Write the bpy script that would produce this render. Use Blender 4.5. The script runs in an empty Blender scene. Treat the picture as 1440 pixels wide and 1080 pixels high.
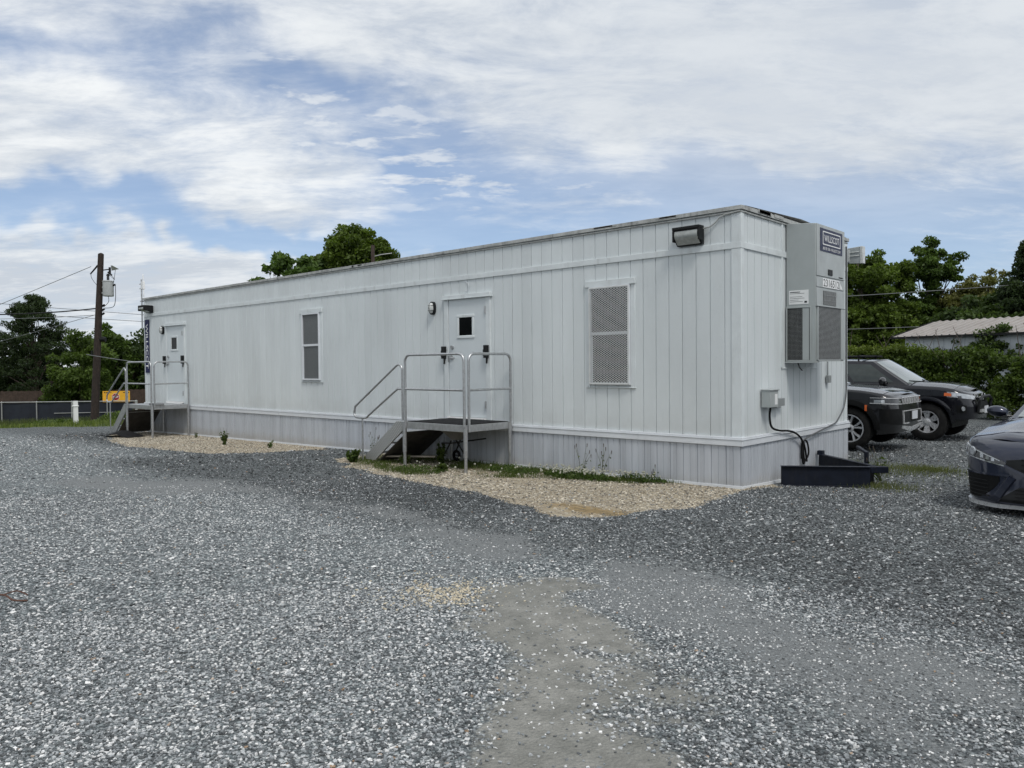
import bpy, math, random
import numpy as np
from mathutils import Vector, Matrix
random.seed(7); rng = np.random.default_rng(11)
S = bpy.context.scene; COL = S.collection
PI = math.pi; R = math.radians

# ------------------------------------------------------------------ meshes
class MB:
    """collects simple shapes; build() links them as one mesh object"""
    def __init__(s): s.v = []; s.f = []
    def add(s, vs, fs):
        n = len(s.v); s.v += [tuple(p) for p in vs]; s.f += [tuple(i + n for i in f) for f in fs]; return s
    def box(s, x0, x1, y0, y1, z0, z1, m=None):
        vs = [Vector((x, y, z)) for x in (x0, x1) for y in (y0, y1) for z in (z0, z1)]
        if m is not None: vs = [m @ v for v in vs]
        return s.add(vs, [(0, 1, 3, 2), (4, 6, 7, 5), (0, 4, 5, 1), (2, 3, 7, 6), (0, 2, 6, 4), (1, 5, 7, 3)])
    def bar(s, a, b, w, h, up=(0, 0, 1)):
        a = Vector(a); b = Vector(b); d = (b - a).normalized(); u = Vector(up)
        r = d.cross(u)
        if r.length < 1e-4: r = d.cross(Vector((1, 0, 0)))
        r.normalize(); u = r.cross(d)
        vs = [p + r * (i * w / 2) + u * (j * h / 2) for p in (a, b) for i, j in ((-1, -1), (1, -1), (1, 1), (-1, 1))]
        return s.add(vs, [(0, 1, 2, 3), (7, 6, 5, 4), (0, 4, 5, 1), (1, 5, 6, 2), (2, 6, 7, 3), (3, 7, 4, 0)])
    def tube(s, pts, r, n=8, cap=True):
        pts = [Vector(p) for p in pts]; k = len(pts)
        rr = r if isinstance(r, (list, tuple)) else [r] * k
        vs = []; prev = None
        for i, p in enumerate(pts):
            d = (pts[min(i + 1, k - 1)] - pts[max(i - 1, 0)])
            d = d.normalized() if d.length > 1e-9 else Vector((0, 0, 1))
            if prev is None:
                a = d.cross(Vector((0, 0, 1)))
                if a.length < 1e-3: a = d.cross(Vector((1, 0, 0)))
            else:
                a = prev - d * prev.dot(d)
                if a.length < 1e-4: a = d.cross(Vector((1, 0, 0)))
            a.normalize(); prev = a; b = d.cross(a)
            for j in range(n):
                t = 2 * PI * j / n
                vs.append(p + (a * math.cos(t) + b * math.sin(t)) * rr[i])
        fs = [(i * n + j, i * n + (j + 1) % n, (i + 1) * n + (j + 1) % n, (i + 1) * n + j) for i in range(k - 1) for j in range(n)]
        if cap: fs += [tuple(range(n))[::-1], tuple((k - 1) * n + j for j in range(n))]
        return s.add(vs, fs)
    def lathe(s, prof, m, n=32):
        """prof: (radius, height) along local z, placed by m"""
        k = len(prof); vs = [m @ Vector((r * math.cos(2 * PI * j / n), r * math.sin(2 * PI * j / n), h)) for r, h in prof for j in range(n)]
        fs = [(i * n + j, i * n + (j + 1) % n, (i + 1) * n + (j + 1) % n, (i + 1) * n + j) for i in range(k - 1) for j in range(n)]
        return s.add(vs, fs)
    def grid(s, rows, flip=False):
        nr = len(rows); nc = len(rows[0]); vs = [p for r in rows for p in r]
        fs = [(i * nc + j, i * nc + j + 1, (i + 1) * nc + j + 1, (i + 1) * nc + j) for i in range(nr - 1) for j in range(nc - 1)]
        if flip: fs = [f[::-1] for f in fs]
        return s.add(vs, fs)
    def prism(s, poly, m0, m1):
        k = len(poly); vs = [m0(p) for p in poly] + [m1(p) for p in poly]
        return s.add(vs, [tuple(range(k))[::-1], tuple(range(k, 2 * k))] + [(i, (i + 1) % k, k + (i + 1) % k, k + i) for i in range(k)])
    def build(s, name, mat, parent=None, bevel=0, smooth=40, recalc=True):
        me = bpy.data.meshes.new(name); me.from_pydata(s.v, [], s.f)
        o = bpy.data.objects.new(name, me); COL.objects.link(o)
        if recalc:
            import bmesh
            b = bmesh.new(); b.from_mesh(me); bmesh.ops.recalc_face_normals(b, faces=b.faces); b.to_mesh(me); b.free()
        if smooth:
            me.polygons.foreach_set('use_smooth', [True] * len(me.polygons)); me.set_sharp_from_angle(angle=R(smooth))
        me.materials.append(mat)
        if parent is not None: o.parent = parent
        if bevel:
            md = o.modifiers.new('bevel', 'BEVEL'); md.width = bevel; md.segments = 2; md.limit_method = 'ANGLE'; md.angle_limit = R(40)
        return o

def tag(o, label=None, cat=None, group=None, kind=None):
    if label: o['label'] = label
    if cat: o['category'] = cat
    if group: o['group'] = group
    if kind: o['kind'] = kind
    return o
def thing(name, label, cat, loc=(0, 0, 0), rz=0, group=None):
    o = bpy.data.objects.new(name, None); COL.objects.link(o); o.location = loc; o.rotation_euler = (0, 0, rz)
    o.empty_display_size = .2
    return tag(o, label, cat, group)
def np_mesh(name, V, F, mat, parent=None, col=None, smooth=False):
    """V (n,3), F (m,k) int, col (m,3) per-face colour"""
    me = bpy.data.meshes.new(name); k = F.shape[1]
    me.vertices.add(len(V)); me.vertices.foreach_set('co', V.astype(np.float32).ravel())
    me.loops.add(F.size); me.loops.foreach_set('vertex_index', F.astype(np.int32).ravel())
    me.polygons.add(len(F)); me.polygons.foreach_set('loop_start', np.arange(0, F.size, k, dtype=np.int32))
    me.polygons.foreach_set('use_smooth', np.full(len(F), smooth))
    me.update(calc_edges=True)
    if col is not None:
        a = me.attributes.new('tint', 'FLOAT_COLOR', 'FACE')
        c = np.ones((len(F), 4), np.float32); c[:, :3] = col; a.data.foreach_set('color', c.ravel())
    o = bpy.data.objects.new(name, me); COL.objects.link(o); me.materials.append(mat)
    if parent is not None: o.parent = parent
    return o
def text_on(s, mat, parent, m, width, height, name='lettering', offset=.0, extr=.002):
    """letters as a mesh, fitted to width x height, centred, placed by m (x right, y up, z out)"""
    cu = bpy.data.curves.new(name, 'FONT'); cu.body = s; cu.size = 1; cu.offset = offset; cu.extrude = 0
    cu.resolution_u = 3
    t = bpy.data.objects.new('tmp', cu); COL.objects.link(t)
    dg = bpy.context.evaluated_depsgraph_get(); me = bpy.data.meshes.new_from_object(t.evaluated_get(dg))
    bpy.data.objects.remove(t)
    co = np.empty(len(me.vertices) * 3, np.float32); me.vertices.foreach_get('co', co); co = co.reshape(-1, 3)
    lo = co.min(0); hi = co.max(0); co[:, 0] = (co[:, 0] - (lo[0] + hi[0]) / 2) * width / (hi[0] - lo[0]); co[:, 1] = (co[:, 1] - (lo[1] + hi[1]) / 2) * height / (hi[1] - lo[1]); co[:, 2] = extr
    M = np.array(m); co = co @ M[:3, :3].T + M[:3, 3]
    me.vertices.foreach_set('co', co.astype(np.float32).ravel()); me.update()
    me.name = name; me.materials.clear(); me.materials.append(mat)
    o = bpy.data.objects.new(name, me); COL.objects.link(o); o.parent = parent
    return o

# ------------------------------------------------------------------ node helpers
class NT:
    def __init__(s, tree): s.t = tree; s.n = tree.nodes; s.l = tree.links
    def node(s, ty, **kw):
        n = s.n.new(ty)
        for k, v in kw.items(): setattr(n, k, v)
        return n
    def put(s, sock, v):
        if v is None: return
        if hasattr(v, 'is_output') or isinstance(v, bpy.types.NodeSocket): s.l.new(v, sock)
        else: sock.default_value = v
    def m(s, op, a, b=None, c=None, clamp=False):
        n = s.node('ShaderNodeMath', operation=op, use_clamp=clamp)
        s.put(n.inputs[0], a); s.put(n.inputs[1], b); s.put(n.inputs[2], c); return n.outputs[0]
    def vm(s, op, a, b=None, out=0):
        n = s.node('ShaderNodeVectorMath', operation=op); s.put(n.inputs[0], a); s.put(n.inputs[1], b)
        return n.outputs['Value'] if op in ('DOT_PRODUCT', 'LENGTH', 'DISTANCE') else n.outputs[0]
    def mix(s, f, a, b, blend='MIX'):
        n = s.node('ShaderNodeMix', data_type='RGBA', blend_type=blend); s.put(n.inputs[0], f)
        s.put(n.inputs[6], c4(a) if isinstance(a, (tuple, list)) else a); s.put(n.inputs[7], c4(b) if isinstance(b, (tuple, list)) else b)
        return n.outputs[2]
    def ramp(s, f, a, b, lo=0, hi=1, ty='SMOOTHSTEP'):
        n = s.node('ShaderNodeMapRange', interpolation_type=ty); s.put(n.inputs[0], f)
        n.inputs[1].default_value = a; n.inputs[2].default_value = b; n.inputs[3].default_value = lo; n.inputs[4].default_value = hi
        return n.outputs[0]
    def cramp(s, f, stops, interp='LINEAR'):
        n = s.node('ShaderNodeValToRGB'); s.put(n.inputs[0], f); e = n.color_ramp.elements; n.color_ramp.interpolation = interp
        while len(e) < len(stops): e.new(.5)
        for i, (p, c) in enumerate(stops): e[i].position = p; e[i].color = c4(c)
        return n.outputs[0]
    def noise(s, vec, scale, detail=4, rough=.55, dist=0, out=0, dim='3D'):
        n = s.node('ShaderNodeTexNoise', noise_dimensions=dim); s.put(n.inputs['Vector'], vec)
        n.inputs['Scale'].default_value = scale; n.inputs['Detail'].default_value = detail; n.inputs['Roughness'].default_value = rough; n.inputs['Distortion'].default_value = dist
        return n.outputs[out]
    def voro(s, vec, scale, feature='F1', rand=1):
        n = s.node('ShaderNodeTexVoronoi', feature=feature); s.put(n.inputs['Vector'], vec); n.inputs['Scale'].default_value = scale; n.inputs['Randomness'].default_value = rand
        return n
    def map(s, vec, scale=(1, 1, 1), rot=(0, 0, 0), loc=(0, 0, 0)):
        n = s.node('ShaderNodeMapping'); s.put(n.inputs[0], vec); n.inputs[1].default_value = loc; n.inputs[2].default_value = rot; n.inputs[3].default_value = scale
        return n.outputs[0]
    def bump(s, h, strength=.3, dist=.01, normal=None):
        n = s.node('ShaderNodeBump'); s.put(n.inputs['Height'], h); n.inputs['Strength'].default_value = strength; n.inputs['Distance'].default_value = dist
        s.put(n.inputs['Normal'], normal); return n.outputs[0]
    def sep(s, v):
        n = s.node('ShaderNodeSeparateXYZ'); s.put(n.inputs[0], v); return n.outputs
def c4(c): return tuple(c) if len(c) == 4 else tuple(c) + (1,)
def newmat(name):
    m = bpy.data.materials.new(name); m.use_nodes = True; t = NT(m.node_tree)
    b = m.node_tree.nodes['Principled BSDF']; t.b = b
    t.pos = t.node('ShaderNodeNewGeometry').outputs['Position']
    t.obj = t.node('ShaderNodeTexCoord').outputs['Object']
    return m, t
def pm(name, col, rough=.5, metal=0, var=.12, vs=6, bump=0, bs=60, coat=0, spec=None, dirt=None, dirt_amt=.4, rvar=.1):
    """painted / plain surface with procedural tone variation, wear and fine bump"""
    m, t = newmat(name); b = t.b
    n1 = t.noise(t.obj, vs, 5, .6); f = t.ramp(n1, .3, .7, 1 - var, 1 + var, 'LINEAR')
    c = t.mix(1, c4(col), f, 'MULTIPLY')
    if dirt is not None:
        n2 = t.noise(t.map(t.obj, (3, 3, .6)), vs * .7, 6, .65); c = t.mix(t.m('MULTIPLY', t.ramp(n2, .5, .75), dirt_amt), c, c4(dirt))
    t.put(b.inputs['Base Color'], c)
    t.put(b.inputs['Roughness'], t.ramp(t.noise(t.obj, vs * 2.3, 4), .3, .7, max(0, rough - rvar), min(1, rough + rvar), 'LINEAR'))
    b.inputs['Metallic'].default_value = metal
    if coat: b.inputs['Coat Weight'].default_value = coat; b.inputs['Coat Roughness'].default_value = .03
    if spec is not None: b.inputs['Specular IOR Level'].default_value = spec
    if bump: t.put(b.inputs['Normal'], t.bump(t.noise(t.obj, bs, 4, .6), bump, .005))
    return m
CLOUDK = 10.6
SKYT = (.95, 1.0, 1.12)
HOLES = [(540, 190, 330, 62, -20, .55), (390, 80, 250, 30, -18, .25), (70, 55, 150, 34, -12, .5), (60, 268, 210, 22, -3, .75), (340, 330, 200, 16, -4, .9),
         (1200, 355, 540, 85, -3, .8), (610, 330, 130, 50, -15, .6), (560, 245, 110, 22, -10, .5), (1000, 270, 220, 40, -12, .3), (690, 150, 160, 40, -15, .2), (80, 440, 160, 26, 0, .18)]
NST = (120000, 120000, 60000, 50000)
# ------------------------------------------------------------------ camera, light, sky
FW = Vector((-.67640387, .73615832, -.0234251)); RT = Vector((.73647271, .67640813, -.00894389)); UP = Vector((-.00926081, .02330163, .99968559))
CAMP = Vector((4.5035, -9.1417, 1.5591))
cd = bpy.data.cameras.new('camera'); cam = bpy.data.objects.new('camera', cd); COL.objects.link(cam)
cam.matrix_world = Matrix(((RT.x, UP.x, -FW.x, CAMP.x), (RT.y, UP.y, -FW.y, CAMP.y), (RT.z, UP.z, -FW.z, CAMP.z), (0, 0, 0, 1)))
cd.sensor_width = 36; cd.lens = 36 * 1096.92 / 1440; cd.clip_start = .05; cd.clip_end = 3000
S.camera = cam
S.view_settings.view_transform = 'Standard'; S.view_settings.look = 'None'; S.view_settings.exposure = 0; S.view_settings.gamma = 1
SUN = Vector((.50, -.28, .82)).normalized()
sd = bpy.data.lights.new('sun', 'SUN'); sd.energy = 1.7; sd.angle = R(14); sd.color = (1, .96, .9)
so = bpy.data.objects.new('sun', sd); COL.objects.link(so); so.rotation_euler = (-SUN).to_track_quat('-Z', 'Y').to_euler()
so.location = (20, -12, 40)
W = bpy.data.worlds.new('World'); S.world = W; W.use_nodes = True
t = NT(W.node_tree); bg = t.n['Background']
sky = t.node('ShaderNodeTexSky', sky_type='NISHITA'); sky.sun_disc = False
sky.sun_elevation = math.asin(SUN.z); sky.sun_rotation = math.atan2(SUN.x, SUN.y); sky.altitude = 100; sky.air_density = 1.0; sky.dust_density = .6; sky.ozone_density = 1.6
g = t.node('ShaderNodeTexCoord').outputs['Generated']
Fh = Vector((-.6766, .7364, 0)).normalized(); Rh = Vector((Fh.y, -Fh.x, 0))
d = t.vm('NORMALIZE', g)
xx = t.vm('DOT_PRODUCT', d, tuple(Rh)); yy = t.vm('DOT_PRODUCT', d, tuple(Fh)); zz = t.sep(d)[2]
az = t.m('ARCTAN2', xx, yy); el = t.m('ARCSINE', zz)
# flat cloud deck coordinates
den = t.m('ADD', t.m('MAXIMUM', zz, 0.0), .16)
cb = t.node('ShaderNodeCombineXYZ'); t.put(cb.inputs[0], t.m('DIVIDE', xx, den)); t.put(cb.inputs[1], t.m('DIVIDE', yy, den)); deck = cb.outputs[0]
cb2 = t.node('ShaderNodeCombineXYZ'); t.put(cb2.inputs[0], az); t.put(cb2.inputs[1], t.m('MULTIPLY', el, 1.0)); ae = cb2.outputs[0]
warp = t.noise(ae, 5.5, 4, .62, 0, out=1)
aw = t.vm('ADD', ae, t.vm('MULTIPLY', t.vm('SUBTRACT', warp, (.5, .5, .5)), (.34, .17, 0)))
def hole(px, py, rx, ry, tilt, amt, soft=.0, src=None):
    a0 = math.atan((px - 720) / 1097); e0 = math.atan((515 - py) / 1097 * math.cos(a0))
    k = t.map(src or aw, rot=(0, 0, 0), loc=(-a0, -e0, 0))
    s = t.sep(k); c_, s_ = math.cos(R(tilt)), math.sin(R(tilt))
    u = t.m('ADD', t.m('MULTIPLY', s[0], c_), t.m('MULTIPLY', s[1], s_)); v = t.m('SUBTRACT', t.m('MULTIPLY', s[1], c_), t.m('MULTIPLY', s[0], s_))
    u = t.m('MULTIPLY', u, 1097 / rx); v = t.m('MULTIPLY', v, 1097 / ry)
    r2 = t.m('ADD', t.m('MULTIPLY', u, u), t.m('MULTIPLY', v, v))
    return t.m('MULTIPLY', t.m('EXPONENT', t.m('MULTIPLY', r2, -1)), amt)
holes = None
for h in HOLES:
    q = hole(*h); holes = q if holes is None else t.m('ADD', holes, q)
rot = lambda sx_, sy_, a_, l_=(0, 0, 0): t.map(deck, (sx_, sy_, 1), (0, 0, R(a_)), l_)
big = t.noise(rot(1.0, 1.9, -32), .66, 5, .58, .5)
fine = t.noise(rot(1.0, 1.8, -24, (3, 1, 0)), 2.9, 8, .68, .3)
puff = t.noise(rot(1.0, 1.55, -14, (7, 2, 0)), 7.5, 4, .55, .2)
n0 = t.m('ADD', t.m('MULTIPLY', t.m('SUBTRACT', big, .5), .95), t.m('MULTIPLY', t.m('SUBTRACT', fine, .5), 1.1))
cov = t.m('SUBTRACT', t.m('ADD', n0, .86), holes)
thin = t.ramp(cov, .05, .95, .16, 1)
pf = t.ramp(t.m('ADD', t.m('MULTIPLY', puff, .75), t.m('MULTIPLY', fine, .45)), .52, .74)
pf = t.m('MULTIPLY', t.m('MULTIPLY', pf, t.ramp(el, .15, .24)), t.ramp(az, -.45, -.25))
gz = hole(1150, 90, 520, 190, -4, 1.0, src=ae)
pf = t.m('MULTIPLY', pf, t.m('SUBTRACT', 1, t.m('MULTIPLY', gz, .85)))
mask = t.m('MAXIMUM', thin, t.m('MULTIPLY', pf, .92))
tone = t.m('ADD', t.m('MULTIPLY', t.noise(rot(1, 2.0, -30, (4, 3, 0)), 1.5, 5, .6, .6), .55), t.m('MULTIPLY', fine, .45))
lit = t.ramp(tone, .36, .64, 0, 1)
grey = t.m('ADD', hole(1130, 110, 560, 200, -4, .45, src=ae), hole(120, 400, 420, 80, 0, .4))
bright = t.m('ADD', hole(330, 200, 420, 90, -18, .25), hole(900, 230, 260, 90, 0, .25))
lit = t.m('SUBTRACT', t.m('ADD', lit, bright), grey, clamp=True)
lit = t.m('ADD', t.m('MULTIPLY', lit, t.m('SUBTRACT', 1, t.m('MULTIPLY', gz, .72))), t.m('MULTIPLY', gz, .22)); mask = t.m('MAXIMUM', mask, t.m('MULTIPLY', gz, .88))
lit = t.m('MAXIMUM', lit, t.m('MULTIPLY', pf, .8))
ccol = t.mix(lit, tuple(v * CLOUDK for v in (.56, .61, .675)), tuple(v * CLOUDK for v in (.86, .885, .90)))
lowband = t.ramp(el, .02, .22, 1, 0)
skyc = t.mix(1, sky.outputs[0], (SKYT[0], SKYT[1], SKYT[2], 1), 'MULTIPLY')
skyc = t.mix(t.m('ADD', t.m('MULTIPLY', lowband, .35), .18), skyc, tuple(v * CLOUDK for v in (.40, .56, .80)))
c = t.mix(mask, skyc, ccol)
c = t.mix(t.ramp(zz, -.02, -.005, 1, 0), c, tuple(v * CLOUDK for v in (.16, .165, .165)))
t.put(bg.inputs[0], c); bg.inputs[1].default_value = .1
W.cycles.sampling_method = 'MANUAL'; W.cycles.sample_map_resolution = 512
S.cycles.max_bounces = 6; S.cycles.diffuse_bounces = 3; S.cycles.glossy_bounces = 3; S.cycles.transmission_bounces = 3; S.cycles.use_denoising = True; S.cycles.use_adaptive_sampling = True; S.cycles.adaptive_threshold = .02
# ------------------------------------------------------------------ terrain
def vnoise(x, y, sc, seed=0):
    x = np.asarray(x, float) * sc + seed * 17.3; y = np.asarray(y, float) * sc + seed * 7.1
    xi = np.floor(x).astype(np.int64); yi = np.floor(y).astype(np.int64); fx = x - xi; fy = y - yi
    fx = fx * fx * (3 - 2 * fx); fy = fy * fy * (3 - 2 * fy)
    def h(a, b):
        n = (a * 374761393 + b * 668265263 + seed * 1442695) & 0x7fffffff
        n = ((n ^ (n >> 13)) * 1274126177) & 0x7fffffff
        return ((n ^ (n >> 16)) & 0xffff) / 65535.0
    return (h(xi, yi) * (1 - fx) + h(xi + 1, yi) * fx) * (1 - fy) + (h(xi, yi + 1) * (1 - fx) + h(xi + 1, yi + 1) * fx) * fy
def fbm(x, y, sc, seed=0, o=4):
    s = 0; a = .5; t_ = 0
    for i in range(o): s = s + a * vnoise(x, y, sc * 2 ** i, seed + i); t_ += a; a *= .5
    return s / t_
def polysd(x, y, P):
    """signed distance, positive inside"""
    x = np.asarray(x, float); y = np.asarray(y, float); d = np.full(x.shape, 1e9); ins = np.zeros(x.shape, bool)
    n = len(P)
    for i in range(n):
        ax, ay = P[i]; bx, by = P[(i + 1) % n]; ex, ey = bx - ax, by - ay
        t_ = np.clip(((x - ax) * ex + (y - ay) * ey) / (ex * ex + ey * ey), 0, 1)
        d = np.minimum(d, np.hypot(x - ax - t_ * ex, y - ay - t_ * ey))
        if ay != by:
            c = ((ay > y) != (by > y)) & (x < (bx - ax) * (y - ay) / (by - ay) + ax); ins ^= c
    return np.where(ins, d, -d)
TAN1 = [(-7.2, .5), (-7.05, -1.2), (-6.2, -1.62), (-5.48, -1.92), (-3.5, -2.16), (-1.97, -2.38), (-1.2, -2.66), (-.75, -2.82), (-.3, -2.62), (-.02, -2.1), (.12, -1.5), (.14, -.8), (.12, -.1), (.2, .9), (-.5, 1)]
TAN2 = [(-18, .5), (-17.3, -1.1), (-15.4, -1.95), (-13.1, -2.36), (-11.5, -2.27), (-10.0, -1.95), (-9.2, -1.3), (-8.7, -.3), (-9.2, .5)]
GRASS1 = [(-6.7, -.9), (-6.2, -1.5), (-5.2, -1.7), (-4.2, -1.72), (-3.4, -1.25), (-2.7, -.85), (-1.7, -.55), (-.85, -.22), (-.85, .1), (-6.7, .1)]
DUST = [(.76, -5.31), (.82, -5.08), (1.17, -4.93), (1.6, -5.28), (1.93, -5.66), (2.28, -5.95), (2.62, -6.24), (2.95, -6.6), (3.0, -7.4), (2.4, -7.1), (2.16, -6.75), (1.8, -6.34), (1.3, -5.9)]
def seg(x, y, pts, w):
    d = np.full(np.shape(x), 1e9)
    for (ax, ay), (bx, by) in zip(pts[:-1], pts[1:]):
        ex, ey = bx - ax, by - ay; t_ = np.clip(((x - ax) * ex + (y - ay) * ey) / (ex * ex + ey * ey), 0, 1)
        d = np.minimum(d, np.hypot(x - ax - t_ * ex, y - ay - t_ * ey))
    return np.exp(-(d / w) ** 2)
def sm(v, a, b): v = np.clip((v - a) / (b - a), 0, 1); return v * v * (3 - 2 * v)
def zones(x, y):
    x = np.asarray(x, float); y = np.asarray(y, float)
    nx = x + (fbm(x, y, 1.6, 3) - .5) * .5; ny = y + (fbm(x, y, 1.6, 9) - .5) * .4
    tan = np.maximum(sm(polysd(nx, ny, TAN1) + (fbm(x, y, 7, 13) - .5) * .22, -.12, .14), sm(polysd(nx, ny, TAN2) + (fbm(x, y, 5, 14) - .5) * .3, -.16, .18))
    dx = x + (fbm(x, y, 2.2, 21) - .5) * .9; dy = y + (fbm(x, y, 2.2, 29) - .5) * .9
    dust = sm(polysd(dx, dy, DUST) + (fbm(x, y, 9, 91) - .5) * .35, -.40, .33)
    fines = np.maximum(seg(dx, dy, [(-7.4, -5.0), (-5.2, -4.35), (-1.4, -4.1), (.9, -4.3), (2.1, -4.85), (2.9, -5.1), (3.5, -4.9)], .62) * .95, seg(dx, dy, [(3.2, -5.2), (3.7, -5.9), (3.9, -6.8)], .35) * .8)
    fines = np.maximum(fines, seg(dx, dy, [(-1.8, -5.2), (0, -5.0), (.9, -5.0)], .35) * .6) * sm(fbm(x, y, .9, 41), .25, .6)
    grass = sm(polysd(nx, ny, GRASS1), -.1, .12) * sm(fbm(x, y, 2.0, 50), .33, .55)
    far = sm(-x - (21.9 + (fbm(x, y, .5, 60) - .5) * 1.6 - y * .75 * 0 + np.clip(-(y + .6), -6, 6) * .9), 0, .8)
    return tan, dust, fines, grass, far
def darkness(x, y):
    """fresh, coarse, darker stone (1) against the pale worn foreground (0)"""
    dk = sm(seg(x, y, [(-9, -2.9), (-4, -3.0), (-.3, -3.2), (1.2, -3.05), (2.2, -2.9), (3.2, -3.2), (4.5, -3.4)], 1.35), .1, .8)
    dk = np.maximum(dk, sm(y, -3.4, -2.2) * .9); dk = np.maximum(dk, sm(x, 1.2, 3.6) * .55)
    return np.clip(dk * .85 + (fbm(x, y, .45, 77) - .5) * .5, 0, 1)
def gh(x, y, micro=True):
    x = np.asarray(x, float); y = np.asarray(y, float)
    h = np.interp(x, [-300, -60, -48, -38, -28, -24, -15, -8, 0, 300], [-2.6, -2.2, -1.95, -1.45, -.62, -.27, -.13, -.05, 0, 0])
    h = h - .05 * sm(y, 0, 1.3) * sm(x, -14, -2) - np.clip(y - 2, 0, 10) * .007
    if micro:
        h = h + (fbm(x, y, .55, 5, 3) - .5) * .06 * sm(-y, .4, 2.0) + (fbm(x, y, 2.6, 8, 2) - .5) * .012
        h = h + .035 * (1 - sm(np.maximum(polysd(x, y, TAN1), polysd(x, y, TAN2)), -.35, .05)) * sm(-y, .2, .8) - .015
    return h
def axis(lo, hi, step, far, gr=1.22):
    a = list(np.arange(lo, hi + 1e-6, step)); s_ = step
    while a[-1] < far: s_ *= gr; a.append(a[-1] + s_)
    s_ = step; b = []
    x = lo
    while x > -far: s_ *= gr; x -= s_; b.append(x)
    return np.array(b[::-1] + a)
gx_ = np.concatenate([axis(-19.0, 6.0, .085, 900)]); gy_ = axis(-9.2, 4.0, .085, 900)
X_, Y_ = np.meshgrid(gx_, gy_, indexing='ij'); nx_, ny_ = X_.shape
Z_ = gh(X_, Y_)
V_ = np.stack([X_.ravel(), Y_.ravel(), Z_.ravel()], 1)
idx = np.arange(nx_ * ny_).reshape(nx_, ny_)
F_ = np.stack([idx[:-1, :-1].ravel(), idx[1:, :-1].ravel(), idx[1:, 1:].ravel(), idx[:-1, 1:].ravel()], 1)
def stone_cols(t, r):  # palette of the loose stone
    return t.cramp(r, [(0, (.030, .035, .037)), (.35, (.066, .077, .082)), (.62, (.12, .138, .143)), (.8, (.21, .235, .24)), (.93, (.38, .40, .40)), (1, (.60, .61, .60))])
m, t = newmat('gravel_ground'); b = t.b
at = t.node('ShaderNodeAttribute', attribute_name='zone'); zs = t.node('ShaderNodeSeparateColor'); t.put(zs.inputs[0], at.outputs['Color'])
at2 = t.node('ShaderNodeAttribute', attribute_name='tone'); ts = t.node('ShaderNodeSeparateColor'); t.put(ts.inputs[0], at2.outputs['Color'])
P = t.pos
v1 = t.voro(P, 58); v2 = t.voro(P, 120); v3 = t.voro(P, 17)
def chan(v): n = t.node('ShaderNodeSeparateColor'); t.put(n.inputs[0], v.outputs['Color']); return n.outputs[0]
r1 = chan(v1); r2 = chan(v2)
pal1 = stone_cols(t, r1); pal2 = stone_cols(t, r2)
nz = t.noise(P, 3.0, 5, .6); fz = t.noise(P, 30, 4, .6); ffz = t.noise(P, 220, 3, .6)
grav = t.mix(t.ramp(fz, .45, .6), pal1, pal2)
grav = t.mix(t.ramp(v1.outputs['Distance'], .35, .75, 0, .55), grav, (.02, .022, .025))  # gaps between stone cells darkened in the colour, painted occlusion
grav = t.mix(1, grav, t.ramp(ts.outputs[0], 0, 1, 1.6, .80, 'LINEAR'), 'MULTIPLY')
grav = t.mix(1, grav, t.ramp(nz, .3, .7, .82, 1.18, 'LINEAR'), 'MULTIPLY')
finc = t.mix(t.ramp(ffz, .35, .65), (.11, .12, .125), (.27, .28, .28))
fedge = t.ramp(t.m('ADD', zs.outputs[2], t.m('MULTIPLY', t.m('SUBTRACT', fz, .5), .9)), .3, .75)
colr = t.mix(t.m('MULTIPLY', fedge, .85), grav, finc)
dustc = t.mix(t.ramp(t.noise(P, 7, 7, .7), .3, .7), (.20, .20, .183), (.32, .316, .292)); dustc = t.mix(t.ramp(t.voro(t.vm('ADD', P, t.vm('MULTIPLY', t.noise(P, 6, 3, out=1), (.25, .25, 0))), 9, 'DISTANCE_TO_EDGE').outputs[0], .0, .025, .0, 0), dustc, (.1, .1, .09)); dustc = t.mix(t.m('MULTIPLY', t.ramp(t.noise(t.map(P, (1, 1, 1)), 1.7, 4), .45, .65), .35), dustc, (.14, .145, .13))
dustc = t.mix(t.ramp(ffz, .55, .72, 0, .5), dustc, (.09, .095, .09))
dedge = t.ramp(t.m('ADD', zs.outputs[1], t.m('MULTIPLY', t.m('SUBTRACT', fz, .5), .8)), .35, .7)
colr = t.mix(dedge, colr, dustc)
tanp = t.cramp(r1, [(0, (.15, .125, .09)), (.5, (.32, .27, .20)), (.85, (.52, .47, .38)), (1, (.68, .64, .56))])
tand = t.mix(t.ramp(t.noise(P, 5, 5, .6), .35, .65), (.26, .215, .15), (.42, .36, .26))
tanc = t.mix(t.ramp(t.noise(P, 14, 4, .6), .42, .58), tand, tanp)
wp = t.map(P, (1 / .75, 1 / .2, 1), (0, 0, 0), (.55 / .75, 2.32 / .2, 0))   # damp rust-brown hollow in the pale soil
wx = t.sep(wp); wr = t.m('SQRT', t.m('ADD', t.m('MULTIPLY', wx[0], wx[0]), t.m('MULTIPLY', wx[1], wx[1])))
wm = t.ramp(t.m('ADD', wr, t.m('MULTIPLY', t.m('SUBTRACT', t.noise(P, 6, 5, .7), .5), 1.6)), .45, 1.25, 1, 0)
tanc = t.mix(t.m('MULTIPLY', wm, .85), tanc, t.mix(t.ramp(t.noise(t.map(P, (1, 6, 1)), 5, 5, .7), .45, .6), (.34, .24, .11), (.12, .09, .045)))
tedge = t.ramp(t.m('ADD', zs.outputs[0], t.m('MULTIPLY', t.m('SUBTRACT', fz, .5), .8)), .4, .6)
colr = t.mix(tedge, colr, tanc)
gc = t.mix(t.ramp(t.noise(P, 2.0, 6, .65), .35, .65), (.045, .07, .018), (.13, .15, .05))
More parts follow.
